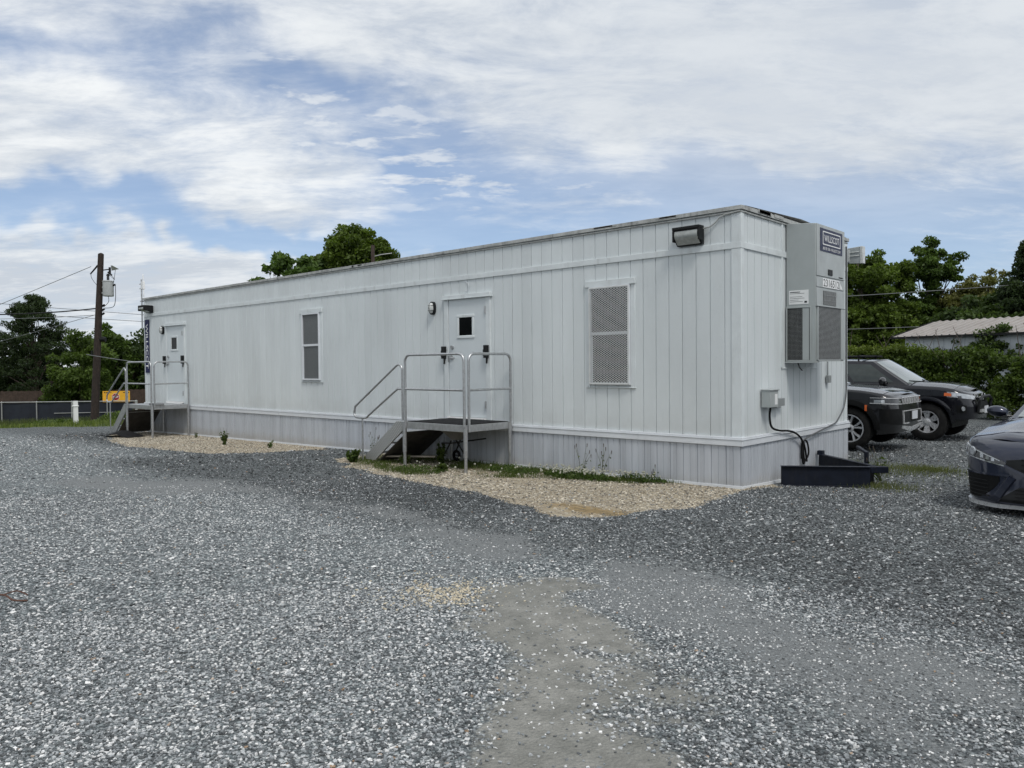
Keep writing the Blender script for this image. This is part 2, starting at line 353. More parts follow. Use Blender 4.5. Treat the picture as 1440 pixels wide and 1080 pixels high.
colr = t.mix(t.ramp(t.m('ADD', ts.outputs[1], t.m('MULTIPLY', t.m('SUBTRACT', fz, .5), .6)), .4, .6), colr, gc)
colr = t.mix(t.m('MULTIPLY', ts.outputs[2], .8), colr, t.mix(nz, (.08, .07, .035), (.05, .07, .02)))
t.put(b.inputs['Base Color'], colr); b.inputs['Roughness'].default_value = .85; b.inputs['Specular IOR Level'].default_value = .3
hgt = t.m('ADD', t.m('MULTIPLY', v1.outputs['Distance'], -.6), t.m('MULTIPLY', ffz, .25))
t.put(b.inputs['Normal'], t.bump(hgt, .9, .02))
GM = m
go = np_mesh('ground', V_, F_, m, smooth=True); tag(go, kind='structure')
tn, du, fi, gr, fa = zones(V_[:, 0], V_[:, 1]); dk = darkness(V_[:, 0], V_[:, 1])
for nm, arr in (('zone', (tn, du, fi)), ('tone', (dk, fa, gr * .6))):
    a = go.data.attributes.new(nm, 'FLOAT_COLOR', 'POINT'); c = np.ones((len(V_), 4), np.float32)
    for i in range(3): c[:, i] = arr[i]
    a.data.foreach_set('color', c.ravel())

# loose stones lying on the lot: uncountable gravel, one object per kind of stone
m, t = newmat('loose_stone'); at = t.node('ShaderNodeAttribute', attribute_name='tint')
t.put(t.b.inputs['Base Color'], t.mix(1, at.outputs['Color'], t.ramp(t.noise(t.pos, 160, 3, .6), .3, .7, .75, 1.25, 'LINEAR'), 'MULTIPLY')); t.b.inputs['Roughness'].default_value = .8; t.b.inputs['Specular IOR Level'].default_value = .35
STM = m
ph = (1 + 5 ** .5) / 2
ICO = np.array([(-1, ph, 0), (1, ph, 0), (-1, -ph, 0), (1, -ph, 0), (0, -1, ph), (0, 1, ph), (0, -1, -ph), (0, 1, -ph), (ph, 0, -1), (ph, 0, 1), (-ph, 0, -1), (-ph, 0, 1)]) / 1.9
ICOF = np.array([(0, 11, 5), (0, 5, 1), (0, 1, 7), (0, 7, 10), (0, 10, 11), (1, 5, 9), (5, 11, 4), (11, 10, 2), (10, 7, 6), (7, 1, 8), (3, 9, 4), (3, 4, 2), (3, 2, 6), (3, 6, 8), (3, 8, 9), (4, 9, 5), (2, 4, 11), (6, 2, 10), (8, 6, 7), (9, 8, 1)])
CUB = np.array([(x, y, z) for x in (-.62, .62) for y in (-.62, .62) for z in (-.62, .62)]) * np.array([1.15, 1.0, .9]); CUB[[0, 3, 5, 6]] *= .8
CUBF = np.array([(0, 1, 3), (0, 3, 2), (4, 6, 7), (4, 7, 5), (0, 4, 5), (0, 5, 1), (2, 3, 7), (2, 7, 6), (0, 2, 6), (0, 6, 4), (1, 5, 7), (1, 7, 3)])
OCT = np.array([(1, .2, 0), (-1, -.1, .1), (.1, 1, 0), (-.2, -1, -.1), (.2, .1, 1), (0, 0, -.8)])
OCTF = np.array([(0, 2, 4), (2, 1, 4), (1, 3, 4), (3, 0, 4), (2, 0, 5), (1, 2, 5), (3, 1, 5), (0, 3, 5)])
def stones(name, x, y, size, cols, base, faces, label):
    n = len(x); k = len(base); v = base[None] * rng.uniform(.72, 1.25, (n, k, 1))
    v = v * np.stack([rng.uniform(.75, 1.35, n), rng.uniform(.6, 1.0, n), rng.uniform(.4, .75, n)], 1)[:, None] * (size / 2)[:, None, None]
    a = rng.uniform(0, 2 * PI, n); ti = rng.normal(0, .35, n); ca, sa, ct, st = np.cos(a), np.sin(a), np.cos(ti), np.sin(ti)
    vx, vy, vz = v[..., 0], v[..., 1] * ct[:, None] - v[..., 2] * st[:, None], v[..., 1] * st[:, None] + v[..., 2] * ct[:, None]
    wx_ = vx * ca[:, None] - vy * sa[:, None] + x[:, None]; wy_ = vx * sa[:, None] + vy * ca[:, None] + y[:, None]
    wz_ = vz + (gh(x, y) + size * rng.uniform(.02, .25, n))[:, None]
    V = np.stack([wx_, wy_, wz_], -1).reshape(-1, 3); F = (faces[None] + (np.arange(n) * k)[:, None, None]).reshape(-1, 3)
    return tag(np_mesh(name, V, F, STM, col=np.repeat(cols, len(faces), 0)), label, 'gravel', kind='stuff')
def scatter(n, r0, r1, half=R(43)):
    r = np.sqrt(rng.uniform(r0 * r0, r1 * r1, n)); a = math.atan2(FW.y, FW.x) + rng.uniform(-half, half, n)
    return CAMP.x + r * np.cos(a), CAMP.y + r * np.sin(a)
def palette(u, dk):
    ga = np.interp(u, [0, .25, .5, .75, .9, 1], [.085, .19, .32, .49, .68, .84]); gb = np.interp(u, [0, .3, .6, .8, .92, 1], [.030, .055, .095, .165, .32, .60])
    g = ga * (1 - dk) + gb * dk
    w = np.clip((g - .3) * 3, 0, 1)[:, None]
    c = g[:, None] * ((1 - w) * np.array([.93, 1.0, 1.045]) + w * np.array([1., 1., .99])); return c
def outside(x, y): return ~((x > -17.9) & (x < .06) & (y > -.06) & (y < 3.75))
for nm, n, r0, r1, s0, s1, base, fc, lab in (
        ('gravel_stones', NST[0], 2.0, 5.6, .0115, .0215, CUB, CUBF, 'loose blue-grey and white crushed stone in the foreground'),
        ('gravel_stones', NST[1], 5.6, 11.5, .014, .026, OCT, OCTF, 'loose grey crushed stone in the middle of the lot'),
        ('gravel_stones', NST[2], 11.5, 24, .022, .038, OCT, OCTF, 'loose grey crushed stone towards the back of the lot')):
    x, y = scatter(n, r0, r1, R(46)); tn, du, fi, gr, fa = zones(x, y); dk = darkness(x, y)
    p = (1 - .95 * sm(tn + (rng.random(len(x)) - .5) * .5, .3, .8)) * (1 - .95 * sm(du + (rng.random(len(x)) - .5) * .5, .1, .8)) * (1 - .72 * np.clip(fi, 0, 1)) * (1 - fa) * np.where(dk > .5, 1, .92)
    k = (rng.random(len(x)) < p) & outside(x, y); x, y, dk, fi, du = x[k], y[k], dk[k], fi[k], du[k]
    size = rng.uniform(s0, s1, len(x)) * np.exp(rng.normal(0, .18, len(x))) * (1 - .3 * fi) * (1 + .12 * dk)
    u = np.clip(rng.random(len(x)) ** 1.15 + .12 * (fi + du), 0, 1); c = palette(u, dk)
    wn = rng.random(len(x)) < .004; c[wn] = c[wn] * .3 + np.array([.38, .24, .13]) * .7
    cream = np.exp(-(((x - .62) / .42) ** 2 + ((y + 5.52) / .3) ** 2)) * (fbm(x, y, 5, 3) > .42) > rng.random(len(x)) * 1.1
    c[cream] = np.array([.62, .55, .42]) * rng.uniform(.7, 1.1, (cream.sum(), 1))
    stones(nm, x, y, size, c, base, fc, lab)
n = NST[3]; x = rng.uniform(-18, .3, n); y = rng.uniform(-3, .6, n); tn, du, fi, gr, fa = zones(x, y)
wet = np.exp(-(((x + .55) / .8) ** 2 + ((y + 2.35) / .26) ** 2))
dirtp = sm(fbm(x, y, 1.1, 33), .32, .6); k = (rng.random(n) < tn * (.14 + .66 * dirtp) * (1 - .9 * wet)) & outside(x, y); x, y = x[k], y[k]
g_ = rng.uniform(.3, 1.2, (len(x), 1)) ** 1.1; stones('pale_stones', x, y, rng.uniform(.016, .04, len(x)), np.array([.56, .51, .42]) * g_, OCT, OCTF, 'cream-coloured loose stone on the bare soil beside the trailer')
# ------------------------------------------------------------------ materials
def siding_mat(name, col):
    m, t = newmat(name); b = t.b
    fine = t.noise(t.map(t.pos, (1, 1, .35)), 55, 5, .65); grain = t.noise(t.map(t.pos, (1, 1, .05)), 90, 3, .6); lump = t.noise(t.pos, 16, 4, .6)
    broad = t.noise(t.map(t.pos, (1, 1, .3)), .9, 6, .6)
    bx = t.m('FLOOR', t.m('DIVIDE', t.m('ADD', t.sep(t.pos)[0], .2169), .2032)); wn = t.node('ShaderNodeTexWhiteNoise', noise_dimensions='1D'); t.put(wn.inputs['W'], bx)
    c = t.mix(1, c4(col), t.ramp(broad, .3, .7, .90, 1.06, 'LINEAR'), 'MULTIPLY')
    c = t.mix(1, c, t.ramp(wn.outputs[0], 0, 1, .965, 1.02, 'LINEAR'), 'MULTIPLY')
    st = t.ramp(t.noise(t.map(t.pos, (7, 7, .5)), 1.3, 6, .7), .56, .80, 0, .38)
    c = t.mix(st, c, tuple(v * .55 for v in col))
    lowz = t.ramp(t.m('ADD', t.sep(t.pos)[2], t.m('MULTIPLY', t.noise(t.pos, 3, 5, .6), .5)), .75, 1.25, .22, 0)
    c = t.mix(lowz, c, (.30, .29, .26))
    chip = t.m('MULTIPLY', t.ramp(t.noise(t.pos, 26, 5, .72), .70, .74), .55)
    c = t.mix(chip, c, tuple(v * 1.25 for v in col))
    t.put(b.inputs['Base Color'], c); t.put(b.inputs['Roughness'], t.ramp(lump, .3, .7, .42, .62, 'LINEAR')); b.inputs['Specular IOR Level'].default_value = .4
    t.put(b.inputs['Normal'], t.bump(t.m('ADD', t.m('MULTIPLY', fine, .5), t.m('ADD', t.m('MULTIPLY', grain, .5), t.m('ADD', t.m('MULTIPLY', t.ramp(lump, .55, .7), .5), t.m('MULTIPLY', t.noise(t.map(t.pos, (1, 1, .4)), 1.6, 2), 5)))), .45, .006))
    return m
M = {}
M['siding'] = siding_mat('grey_siding_paint', (.655, .70, .715))
M['trimpaint'] = pm('grey_trim_paint', (.65, .695, .71), .5, var=.07, vs=3, bump=.25, bs=50, dirt=(.28, .28, .26), dirt_amt=.3)
M['doorpaint'] = pm('grey_door_paint', (.615, .665, .69), .38, var=.03, vs=2, dirt=(.35, .36, .35), dirt_amt=.12)
m, t = newmat('vinyl_skirting'); P = t.pos; sx = t.sep(P)
s_ = t.m('ADD', sx[0], sx[1]); fr = t.m('FRACT', t.m('DIVIDE', s_, .4064))
band = t.m('MULTIPLY', t.ramp(fr, .36, .40), t.ramp(fr, .70, .74, 1, 0)); band = t.m('MULTIPLY', band, t.m('SUBTRACT', 1, t.m('MULTIPLY', t.ramp(fr, .50, .52), t.ramp(fr, .56, .58, 1, 0))))
dots = t.m('MULTIPLY', t.m('GREATER_THAN', t.m('SINE', t.m('MULTIPLY', s_, 2 * PI / .0145)), .2), t.m('GREATER_THAN', t.m('SINE', t.m('MULTIPLY', sx[2], 2 * PI / .0145)), .2))
c = t.mix(t.m('MULTIPLY', t.m('MULTIPLY', band, dots), .6), t.mix(1, (.50, .53, .575, 1), t.ramp(t.noise(t.map(P, (4, 4, .4)), 1.5, 5, .65), .3, .7, .84, 1.08, 'LINEAR'), 'MULTIPLY'), (.10, .11, .13))
c = t.mix(t.ramp(t.m('ADD', sx[2], t.m('MULTIPLY', t.noise(P, 4, 5, .65), .25)), .02, .28, .5, 0), c, (.30, .27, .22))
t.put(t.b.inputs['Base Color'], c); t.b.inputs['Roughness'].default_value = .38; M['skirt'] = m
M['trimvinyl'] = pm('vinyl_belt_trim', (.68, .71, .745), .35, var=.05, vs=3, dirt=(.3, .3, .3), dirt_amt=.15)
M['flash'] = pm('weathered_roof_flashing', (.40, .41, .40), .55, metal=.2, var=.25, vs=9, bump=.3, bs=30, dirt=(.10, .10, .09), dirt_amt=.7)
M['roof'] = pm('roof_membrane', (.45, .45, .44), .7, var=.2, vs=1.5)
M['black'] = pm('black_plastic', (.010, .011, .012), .5, var=.2, spec=.25)
M['rubber'] = pm('black_rubber', (.012, .012, .013), .8, var=.25, bump=.2, spec=.15)
M['glassdark'] = pm('dark_glass', (.005, .006, .007), .12, var=.2, spec=.1, rvar=.02)
M['lens'] = pm('ribbed_lamp_glass', (.55, .57, .56), .18, var=.15, vs=14, bump=.6, bs=40)
M['lensd'] = pm('dusty_lamp_lens', (.36, .38, .37), .25, var=.15, vs=10)
M['steel'] = pm('galvanized_steel', (.50, .51, .52), .36, metal=.85, var=.15, vs=22, dirt=(.25, .25, .25), dirt_amt=.3)
M['alu'] = pm('aluminium_plate', (.46, .47, .475), .42, metal=.75, var=.14, vs=14, dirt=(.2, .2, .19), dirt_amt=.45)
M['chrome'] = pm('brushed_chrome', (.6, .6, .6), .2, metal=1, var=.1)
M['hvac'] = pm('grey_cabinet_paint', (.39, .42, .42), .38, metal=.15, var=.05, vs=3, dirt=(.2, .2, .19), dirt_amt=.2)
M['hvacd'] = pm('grey_cabinet_paint_weathered', (.27, .29, .295), .45, metal=.15, var=.07, vs=3, dirt=(.15, .15, .15), dirt_amt=.25)
M['navy'] = pm('navy_sign_face', (.012, .016, .075), .5, var=.06, spec=.15)
M['slate'] = pm('slate_blue_sign_face', (.040, .048, .09), .5, var=.06, spec=.2)
M['white'] = pm('white_vinyl', (.78, .79, .79), .4, var=.05)
M['ink'] = pm('black_ink', (.015, .015, .018), .5, var=.1)
M['fin'] = pm('condenser_fins', (.30, .31, .31), .5, metal=.5, var=.15, vs=20, dirt=(.12, .12, .12), dirt_amt=.4)
M['darkgap'] = pm('dark_recess', (.018, .019, .02), .7, var=.2, spec=.2)
M['mesh'] = pm('white_expanded_metal', (.62, .64, .64), .45, var=.08, vs=12)
m, t = newmat('fine_insect_screen'); t.put(t.b.inputs['Base Color'], t.mix(t.ramp(t.noise(t.pos, 150, 3, .7), .35, .65), (.07, .075, .08), (.17, .18, .185))); t.b.inputs['Roughness'].default_value = .35; M['screen'] = m

def boards(s0, s1, z0, z1, offs, fn, bld, w=.0075, dpt=.013):
    """vertical boards with v-grooves; fn(s, depth, z) -> point"""
    prof = [(s0, 0)]
    for g in sorted(offs):
        if s0 + .02 < g < s1 - .02: prof += [(g - w, 0), (g - w * .4, dpt), (g + w * .4, dpt), (g + w, 0)]
    prof.append((s1, 0))
    bld.grid([[fn(s, d_, z) for s, d_ in prof] for z in (z0, z1)])
L_ = 17.817; WD = 3.66; ZB = .60; ZR = 3.50
tr = thing('office_trailer', 'long pale grey office trailer with grooved vertical siding and two doors', 'trailer', (-9, 1.8, 0))
def P_(o):  # parts are modelled in world coordinates, then re-based on the empty
    o.location = -Vector(o.parent.location); return o
gf = [-.2169 - k * .2032 for k in range(88)]; ge = [.191 + k * .2032 for k in range(18)]
fr_ = lambda s, d_, z: (s, d_, z)
b = MB(); boards(-L_, 0, ZB, ZR, gf, fr_, b); boards(0, WD, ZB, ZR, ge, lambda s, d_, z: (-d_, s, z), b)
boards(0, WD, ZB, ZR, ge, lambda s, d_, z: (-L_ + d_, s, z), b); boards(-L_, 0, ZB, ZR, gf, lambda s, d_, z: (s, WD - d_, z), b)
P_(b.build('siding', M['siding'], tr, smooth=0, recalc=False))
b = MB(); Z = lambda x0, x1, y0, y1, z0, z1: b.box(x0, x1, y0, y1, z0, z1)
# belt between wall panels and frieze, corner boards
Z(-L_ - .018, .018, -.018, .002, 3.005, 3.085); Z(-.002, .018, .002, WD + .018, 3.005, 3.085); Z(-L_ - .018, -.118 * 0, WD - .002, WD + .018, 3.005, 3.085)
Z(-.118, .014, -.014, .002, .62, 3.004); Z(-.002, .014, .002, .075, .62, 3.004); Z(-.118, .014, -.014, .002, 3.086, 3.45); Z(-.002, .014, .002, .075, 3.086, 3.45)
Z(-.002, .014, WD - .12, WD + .014, .62, 3.004); Z(-.002, .014, WD - .12, WD + .014, 3.086, 3.45); Z(-L_ - .014, -L_ + .10, -.014, .002, .62, 3.004); Z(-L_ - .014, -L_ + .10, -.014, .002, 3.086, 3.45)
Z(-L_ - .014, -L_ + .002, .002, .1, .62, 3.004)
Z(-.002, .016, 1.185, 1.235, 1.50, 3.004); Z(-.002, .016, 1.185, 1.235, 3.086, 3.45); Z(-.002, .014, 1.2, 2.42, 1.485, 1.498)
P_(b.build('trim_board', M['trimpaint'], tr, bevel=.003))
b = MB()
for x0, x1, y0, y1 in ((-L_ - .03, .03, -.034, .0), (0.0, .034, .001, WD + .03), (-L_ - .034, -L_, .001, WD + .03), (-L_ - .03, .03, WD, WD + .034)):
    b.box(x0, x1, y0, y1, 3.484, 3.535)
for x0, x1, y0, y1 in ((-L_ - .02, .02, -.022, .0), (0.0, .022, .001, WD + .02)):
    b.box(x0, x1, y0, y1, 3.452, 3.470)
for k in range(14):   # lifted seams and sealant lumps along the roof edge
    x = -rng.uniform(.1, 17.5); l = rng.uniform(.1, .5); b.box(x - l, x, -.038, -.034, 3.49 + rng.uniform(0, .02), 3.530 + rng.uniform(0, .007))
for k in range(9):
    y = rng.uniform(.3, 3.3); b.box(.036, .041, y, y + rng.uniform(.1, .4), 3.50, 3.542)
P_(b.build('roof_flashing', M['flash'], tr, bevel=.004))
b = MB(); b.grid([[(-L_ - .02, y, z), (.02, y, z)] for y, z in ((-.02, 3.53), (.1, 3.545), (1.83, 3.60), (3.56, 3.545), (3.68, 3.53))]); b.box(-L_ + .05, -.05, .05, WD - .05, 3.40, 3.50)
P_(b.build('roof', M['roof'], tr))
# skirting
def skirt(s0, s1, fn, bld):
    prof = []; s = s0
    k0 = math.floor(s0 / .4064)
    for k in range(k0, math.ceil(s1 / .4064) + 1):
        o_ = k * .4064
        for a_, d_ in ((0, 0), (.004, .012), (.012, .012), (.016, 0), (.10, 0), (.103, .007), (.112, .007), (.115, 0), (.205, 0), (.21, .012), (.22, .012), (.225, 0), (.305, 0), (.308, .007), (.317, .007), (.32, 0)):
            if s0 < o_ + a_ < s1: prof.append((o_ + a_, d_))
    prof = [(s0, 0)] + prof + [(s1, 0)]
    bld.grid([[fn(s, d_, z) for s, d_ in prof] for z in (-.4, .53)])
b = MB(); skirt(-L_ - .02, .022, lambda s, d_, z: (s, -.022 + d_, z), b); skirt(-.022, WD + .02, lambda s, d_, z: (.022 - d_, s, z), b)
skirt(-.022, WD + .02, lambda s, d_, z: (-L_ - .02 + d_, s, z), b); skirt(-L_ - .02, .02, lambda s, d_, z: (s, WD + .02 - d_, z), b)
P_(b.build('skirting', M['skirt'], tr, smooth=0, recalc=False))
b = MB()
for i, (o_, z0, z1) in enumerate(((.044, .522, .596), (.052, .597, .607), (.038, .608, .632))):
    b.box(-L_ - o_, o_, -o_, -.0005 * (i + 1), z0, z1); b.box(.0005 * (i + 1), o_, -.001, WD + o_, z0, z1); b.box(-L_ - o_, -L_, 0, WD + o_, z0, z1)

xs = np.linspace(-L_ - .02, .03, 60)
for a_, c_ in zip(xs[:-1], xs[1:]):
    b.bar((a_, -.028, float(gh(a_, -.03)) + .012), (c_, -.028, float(gh(c_, -.03)) + .012), .012, .045)
b.bar((.03, -.028, -.005), (.03, 1.5, -.05), .012, .045)
P_(b.build('belt_trim', M['trimvinyl'], tr, bevel=.003))

def door(xl, xr, plate):
    d_ = thing('door', None, None, (0, 0, 0)); d_.parent = tr; d_.location = (0, 0, 0)
    d_.location = Vector(((xl + xr) / 2, 0, .7)) - Vector(tr.location); base = Vector(((xl + xr) / 2, 0, .7))
    def q(o): o.location = -base; return o
    b = MB(); b.box(xl - .11, xl - .008, -.03, .002, .63, 2.70); b.box(xr + .008, xr + .11, -.03, .002, .63, 2.70); b.box(xl - .008, xr + .008, -.027, .002, 2.685, 2.70)
    b.box(xl - .13, xr + .13, -.055, .002, 2.702, 2.765); b.box(xl - .145, xr + .145, -.07, .002, 2.690, 2.7015); q(b.build('frame', M['trimpaint'], d_, bevel=.005))
    b = MB(); b.box(xl, xr, -.018, .004, .705, 2.683); q(b.build('slab', M['doorpaint'], d_, bevel=.003))
    c = xl + (xr - xl) * .47; b = MB()
    wx0, wx1, z0, z1 = c - .155, c + .155, 2.075, 2.375
    b.box(wx0 - .055, wx1 + .055, -.034, -.015, z1, z1 + .05); b.box(wx0 - .055, wx1 + .055, -.034, -.015, z0 - .05, z0); b.box(wx0 - .05, wx0, -.033, -.015, z0, z1); b.box(wx1, wx1 + .05, -.033, -.015, z0, z1)
    q(b.build('window_frame', M['trimpaint'], d_, bevel=.008))
    b = MB(); b.box(wx0, wx1, -.022, -.015, z0, z1); q(b.build('pane', M['glassdark'], d_))
    for z in (2.48, .92): b = MB(); b.box(xr - .012, xr + .016, -.045, -.018, z - .06, z + .06); b.tube([(xr + .004, -.045, z - .06), (xr + .004, -.045, z + .06)], .009); q(b.build('hinge', M['steel'], d_))
    b = MB(); b.tube([(xl + .085, -.018, 1.88), (xl + .085, -.045, 1.88)], .034, 16); q(b.build('deadbolt', M['steel'], d_))
    b = MB(); b.tube([(xl + .075, -.018, 1.705), (xl + .075, -.035, 1.705)], .038, 16); b.tube([(xl + .075, -.035, 1.705), (xl + .075, -.075, 1.705), (xl + .11, -.08, 1.70), (xl + .19, -.078, 1.695)], .012)
    b.box(xl - .02, xl + .02, -.034, -.0305, 1.64, 1.74); q(b.build('handle', M['steel'], d_))
    b = MB(); b.box(xl - .01, xr + .005, -.075, .0, .668, .698); q(b.build('threshold', M['white'], d_, bevel=.003))
    for x, dx in ((xl - .09, -.035), (xr + .045, -.035)):
        b = MB(); b.box(x - .03, x + .035, -.1, -.03, 1.69, 1.90); b.box(x + dx - .02, x - .03, -.085, -.03, 1.72, 1.83); b.tube([(x, -.05, 1.69), (x + .01, -.06, 1.60)], .016)
        q(b.build('lock_bracket', M['black'], d_, bevel=.006))
door(-5.335, -4.453, 1); door(-16.365, -15.430, 2)
def window(xl, xr, zb, zt, screen, label):
    base = Vector(((xl + xr) / 2, 0, zb)); d_ = thing('window', label, None); d_.parent = tr; d_.location = base - Vector(tr.location)
    def q(o): o.location = -base; return o
    b = MB(); b.box(xl - .075, xr + .085, -.036, .001, zt, zt + .085); b.box(xl - .062, xl - .002, -.014, .001, zb - .03, zt); b.box(xr + .002, xr + .078, -.014, .001, zb - .03, zt); b.box(xl - .07, xr + .085, -.022, .001, zb - .045, zb - .031)
    q(b.build('casing', M['trimpaint'], d_, bevel=.004))
    b = MB(); w = .032
    b.box(xl, xl + w, -.045, .0, zb, zt - .002); b.box(xr - w, xr, -.045, .0, zb, zt - .002); b.box(xl + w, xr - w, -.045, .0, zb, zb + w); b.box(xl + w, xr - w, -.045, .0, zt - w, zt - .002)
    zm = (zb + zt) / 2 + .03; b.box(xl + w, xr - w, -.033, -.002, zm - .022, zm + .022)
    b.box(xl + w, xl + w + .018, -.022, -.002, zb + w, zm - .022); b.box(xr - w - .018, xr - w, -.022, -.002, zb + w, zm - .022)
    q(b.build('frame', M['steel' if False else 'trimvinyl'], d_, bevel=.003))
    b = MB(); b.box(xl + w, xr - w, -.014, -.004, zb + w, zt - w); q(b.build('pane', M['screen'] if screen else M['glass2'], d_))
    if not screen:   # expanded metal guard: crossing strands clipped to the frame
        b = MB(); x0, x1, z0, z1 = xl + .012, xr - .012, zb + .012, zt - .014; k = .60; pitch = .031
        for sg in (1, -1):
            c = z0 - k * (x1 - x0) if sg > 0 else z0
            while c < (z1 if sg > 0 else z1 + k * (x1 - x0)):
                A = []
                for x in (x0, x1): A.append((x, c + sg * k * (x - x0)))
                (ax, az_), (bx, bz) = A; 
                def clip(ax, az_, bx, bz):
                    t0, t1 = 0, 1
                    for lim, s2 in ((z0, 1), (z1, -1)):
                        fa, fb = (az_ - lim) * s2, (bz - lim) * s2
                        if fa < 0 and fb < 0: return None
                        if fa < 0: t0 = max(t0, fa / (fa - fb))
                        elif fb < 0: t1 = min(t1, fa / (fa - fb))
                    return t0, t1
                r_ = clip(ax, az_, bx, bz)
                if r_ and r_[1] - r_[0] > .01:
                    pa = (ax + (bx - ax) * r_[0], -.052 - (.0012 if sg > 0 else 0), az_ + (bz - az_) * r_[0]); pb = (ax + (bx - ax) * r_[1], pa[1], az_ + (bz - az_) * r_[1])
                    b.bar(pa, pb, .002, .0052, (0, 0, 1))
                c += pitch
        for xx_ in (x0, x1): b.box(xx_ - .009, xx_ + .009, -.056, -.046, z0, z1)
        b.box(x0 + .01, x1 - .01, -.056, -.046, z0 - .005, z0 + .016); b.box(x0 + .01, x1 - .01, -.056, -.046, z1 - .014, z1 + .005)
        q(b.build('security_mesh', M['mesh'], d_, smooth=0))
M['glass2'] = pm('window_glass_blinds_behind', (.05, .054, .058), .12, var=.3, vs=5, spec=.6, rvar=.04)
window(-9.862, -9.212, 1.295, 2.69, True, 'window with dark insect screen'); window(-2.334, -1.636, 1.275, 2.682, False, 'window behind white diamond mesh guard')

def bulkhead(x, z):
    base = Vector((x, 0, z)); d_ = thing('bulkhead_light', None, None); d_.parent = tr; d_.location = base - Vector(tr.location)
    def ov(y, s_, n=24): return [Vector((s_ * .062 * math.copysign(abs(math.cos(a)) ** .75, math.cos(a)), y, s_ * .108 * math.copysign(abs(math.sin(a)) ** .8, math.sin(a)))) for a in [2 * PI * i / n for i in range(n + 1)]]
    b = MB(); b.grid([ov(0, 1.05), ov(-.05, 1.05), ov(-.056, .95), ov(-.056, .80)]); b.build('housing', M['black'], d_)
    b = MB(); b.grid([ov(-.05, .86), ov(-.075, .84), ov(-.095, .70), ov(-.105, .45), ov(-.107, .02)]); b.build('lens', M['lens'], d_)
    b = MB(); b.tube([(0, -.05, .10), (0, -.095, .075), (0, -.112, 0), (0, -.095, -.075), (0, -.05, -.10)], .005)
    for zz_ in (.045, -.045): b.tube([(-.058, -.05, zz_), (-.045, -.092, zz_), (0, -.108, zz_), (.045, -.092, zz_), (.058, -.05, zz_)], .004)
    b.build('cage', M['black'], d_)
bulkhead(-5.74, 2.575); bulkhead(-16.62, 2.60)
def wallpack(x0, x1, z0, z1, dp, parent=tr, rz=0, base=None, lens='lensd', body='black'):
    w = x1 - x0; h = z1 - z0; base = base or Vector(((x0 + x1) / 2, -.0, (z0 + z1) / 2)); d_ = thing('flood_light', None, None); d_.parent = tr; d_.location = base - Vector(tr.location); d_.rotation_euler.z = rz
    side = [(-.002, -h / 2), (-.05, -h / 2), (-dp, -h / 2 + .10), (-dp, h / 2 - .02), (-dp * .8, h / 2), (-.002, h / 2)]
    b = MB(); b.prism([(y, z) for y, z in side], lambda p: Vector((-w / 2, p[0], p[1])), lambda p: Vector((w / 2, p[0], p[1]))); b.box(-w / 2 - .012, w / 2 + .012, -dp - .018, -.03, h / 2 - .03, h / 2 + .008); b.box(-w / 2 - .012, -w / 2 + .01, -dp - .016, -.03, -h / 2 + .05, h / 2 - .03); b.box(w / 2 - .01, w / 2 + .012, -dp - .016, -.03, -h / 2 + .05, h / 2 - .03)
    b.build('housing', M[body], d_, bevel=.006)
    b = MB(); rows = []
    for k in range(7):
        u = k / 6; zc = -h / 2 + .012 + u * (h - .06); yc = -dp - .004 - .012 * math.sin(u * PI) if zc > -h / 2 + .10 else -.052 - (zc + h / 2) / .10 * (dp - .05) - .006
        rows.append([Vector((x, yc, zc)) for x in (-w / 2 + .02, 0, w / 2 - .02)])
    b.grid(rows); b.build('lens', M[lens], d_)
wallpack(-.872, -.50, 3.105, 3.335, .14); wallpack(-17.56, -17.22, 3.10, 3.29, .26)
b = MB(); b.tube([(-.50, -.05, 3.30), (-.40, -.03, 3.315), (-.33, -.024, 3.36), (-.27, -.024, 3.42), (-.18, -.03, 3.445), (.0, -.03, 3.462), (.03, .1, 3.46)], .009)
P_(b.build('conduit', M['flash'], tr))
b = MB(); b.tube([(-4.93, -.012, 2.98), (-4.86, -.012, 2.94), (-4.84, -.012, 2.88), (-4.87, -.012, 2.83), (-4.95, -.012, 2.815)], .005); P_(b.build('hook', M['trimvinyl'], tr))
# rear flood light seen past the far corner
rl = thing('flood_light', 'white-lensed flood light on the far rear corner', None); rl.parent = tr; rb = Vector((.0, 3.92, 3.30)); rl.location = rb - Vector(tr.location)
b = MB(); b.prism([(-.16, -.13), (.15, -.155), (.165, .13), (-.12, .11)], lambda p: Vector((p[0], -.02, p[1])), lambda p: Vector((p[0], .08, p[1] * .9))); b.build('housing', M['hvac'], rl, bevel=.01)
b = MB(); b.box(.13, .175, -.03, .09, -.15, .125); b.box(-.12, .12, -.035, -.021, -.03, -.015); b.box(-.12, .12, -.035, -.021, .03, .045); b.box(-.06, -.03, -.04, -.021, -.11, .08); b.build('lens', M['lens'], rl, bevel=.006)
b = MB(); b.tube([(-.1, -.3, .0), (-.1, -.15, -.02), (-.08, -.02, -.02)], .016); b.tube([(-.02, -.25, -.13), (-.04, -.05, -.14)], .012); b.build('bracket', M['black'], rl)
# signs on the trailer
sg = P_(MB().box(-17.755, -17.495, -.024, -.016, 1.455, 2.925).build('sign_panel', M['navy'], tr, bevel=.002)); tag(sg, 'tall narrow navy sign reading WILLSCOT downwards')
mt = Matrix.Translation((-17.625, -.0265, 2.19)) @ Matrix(((0, 1, 0, 0), (0, 0, -1, 0), (-1, 0, 0, 0), (0, 0, 0, 1)))
text_on('WILLSCOT', M['white'], sg, mt, 1.24, .155, offset=.012, extr=.0)
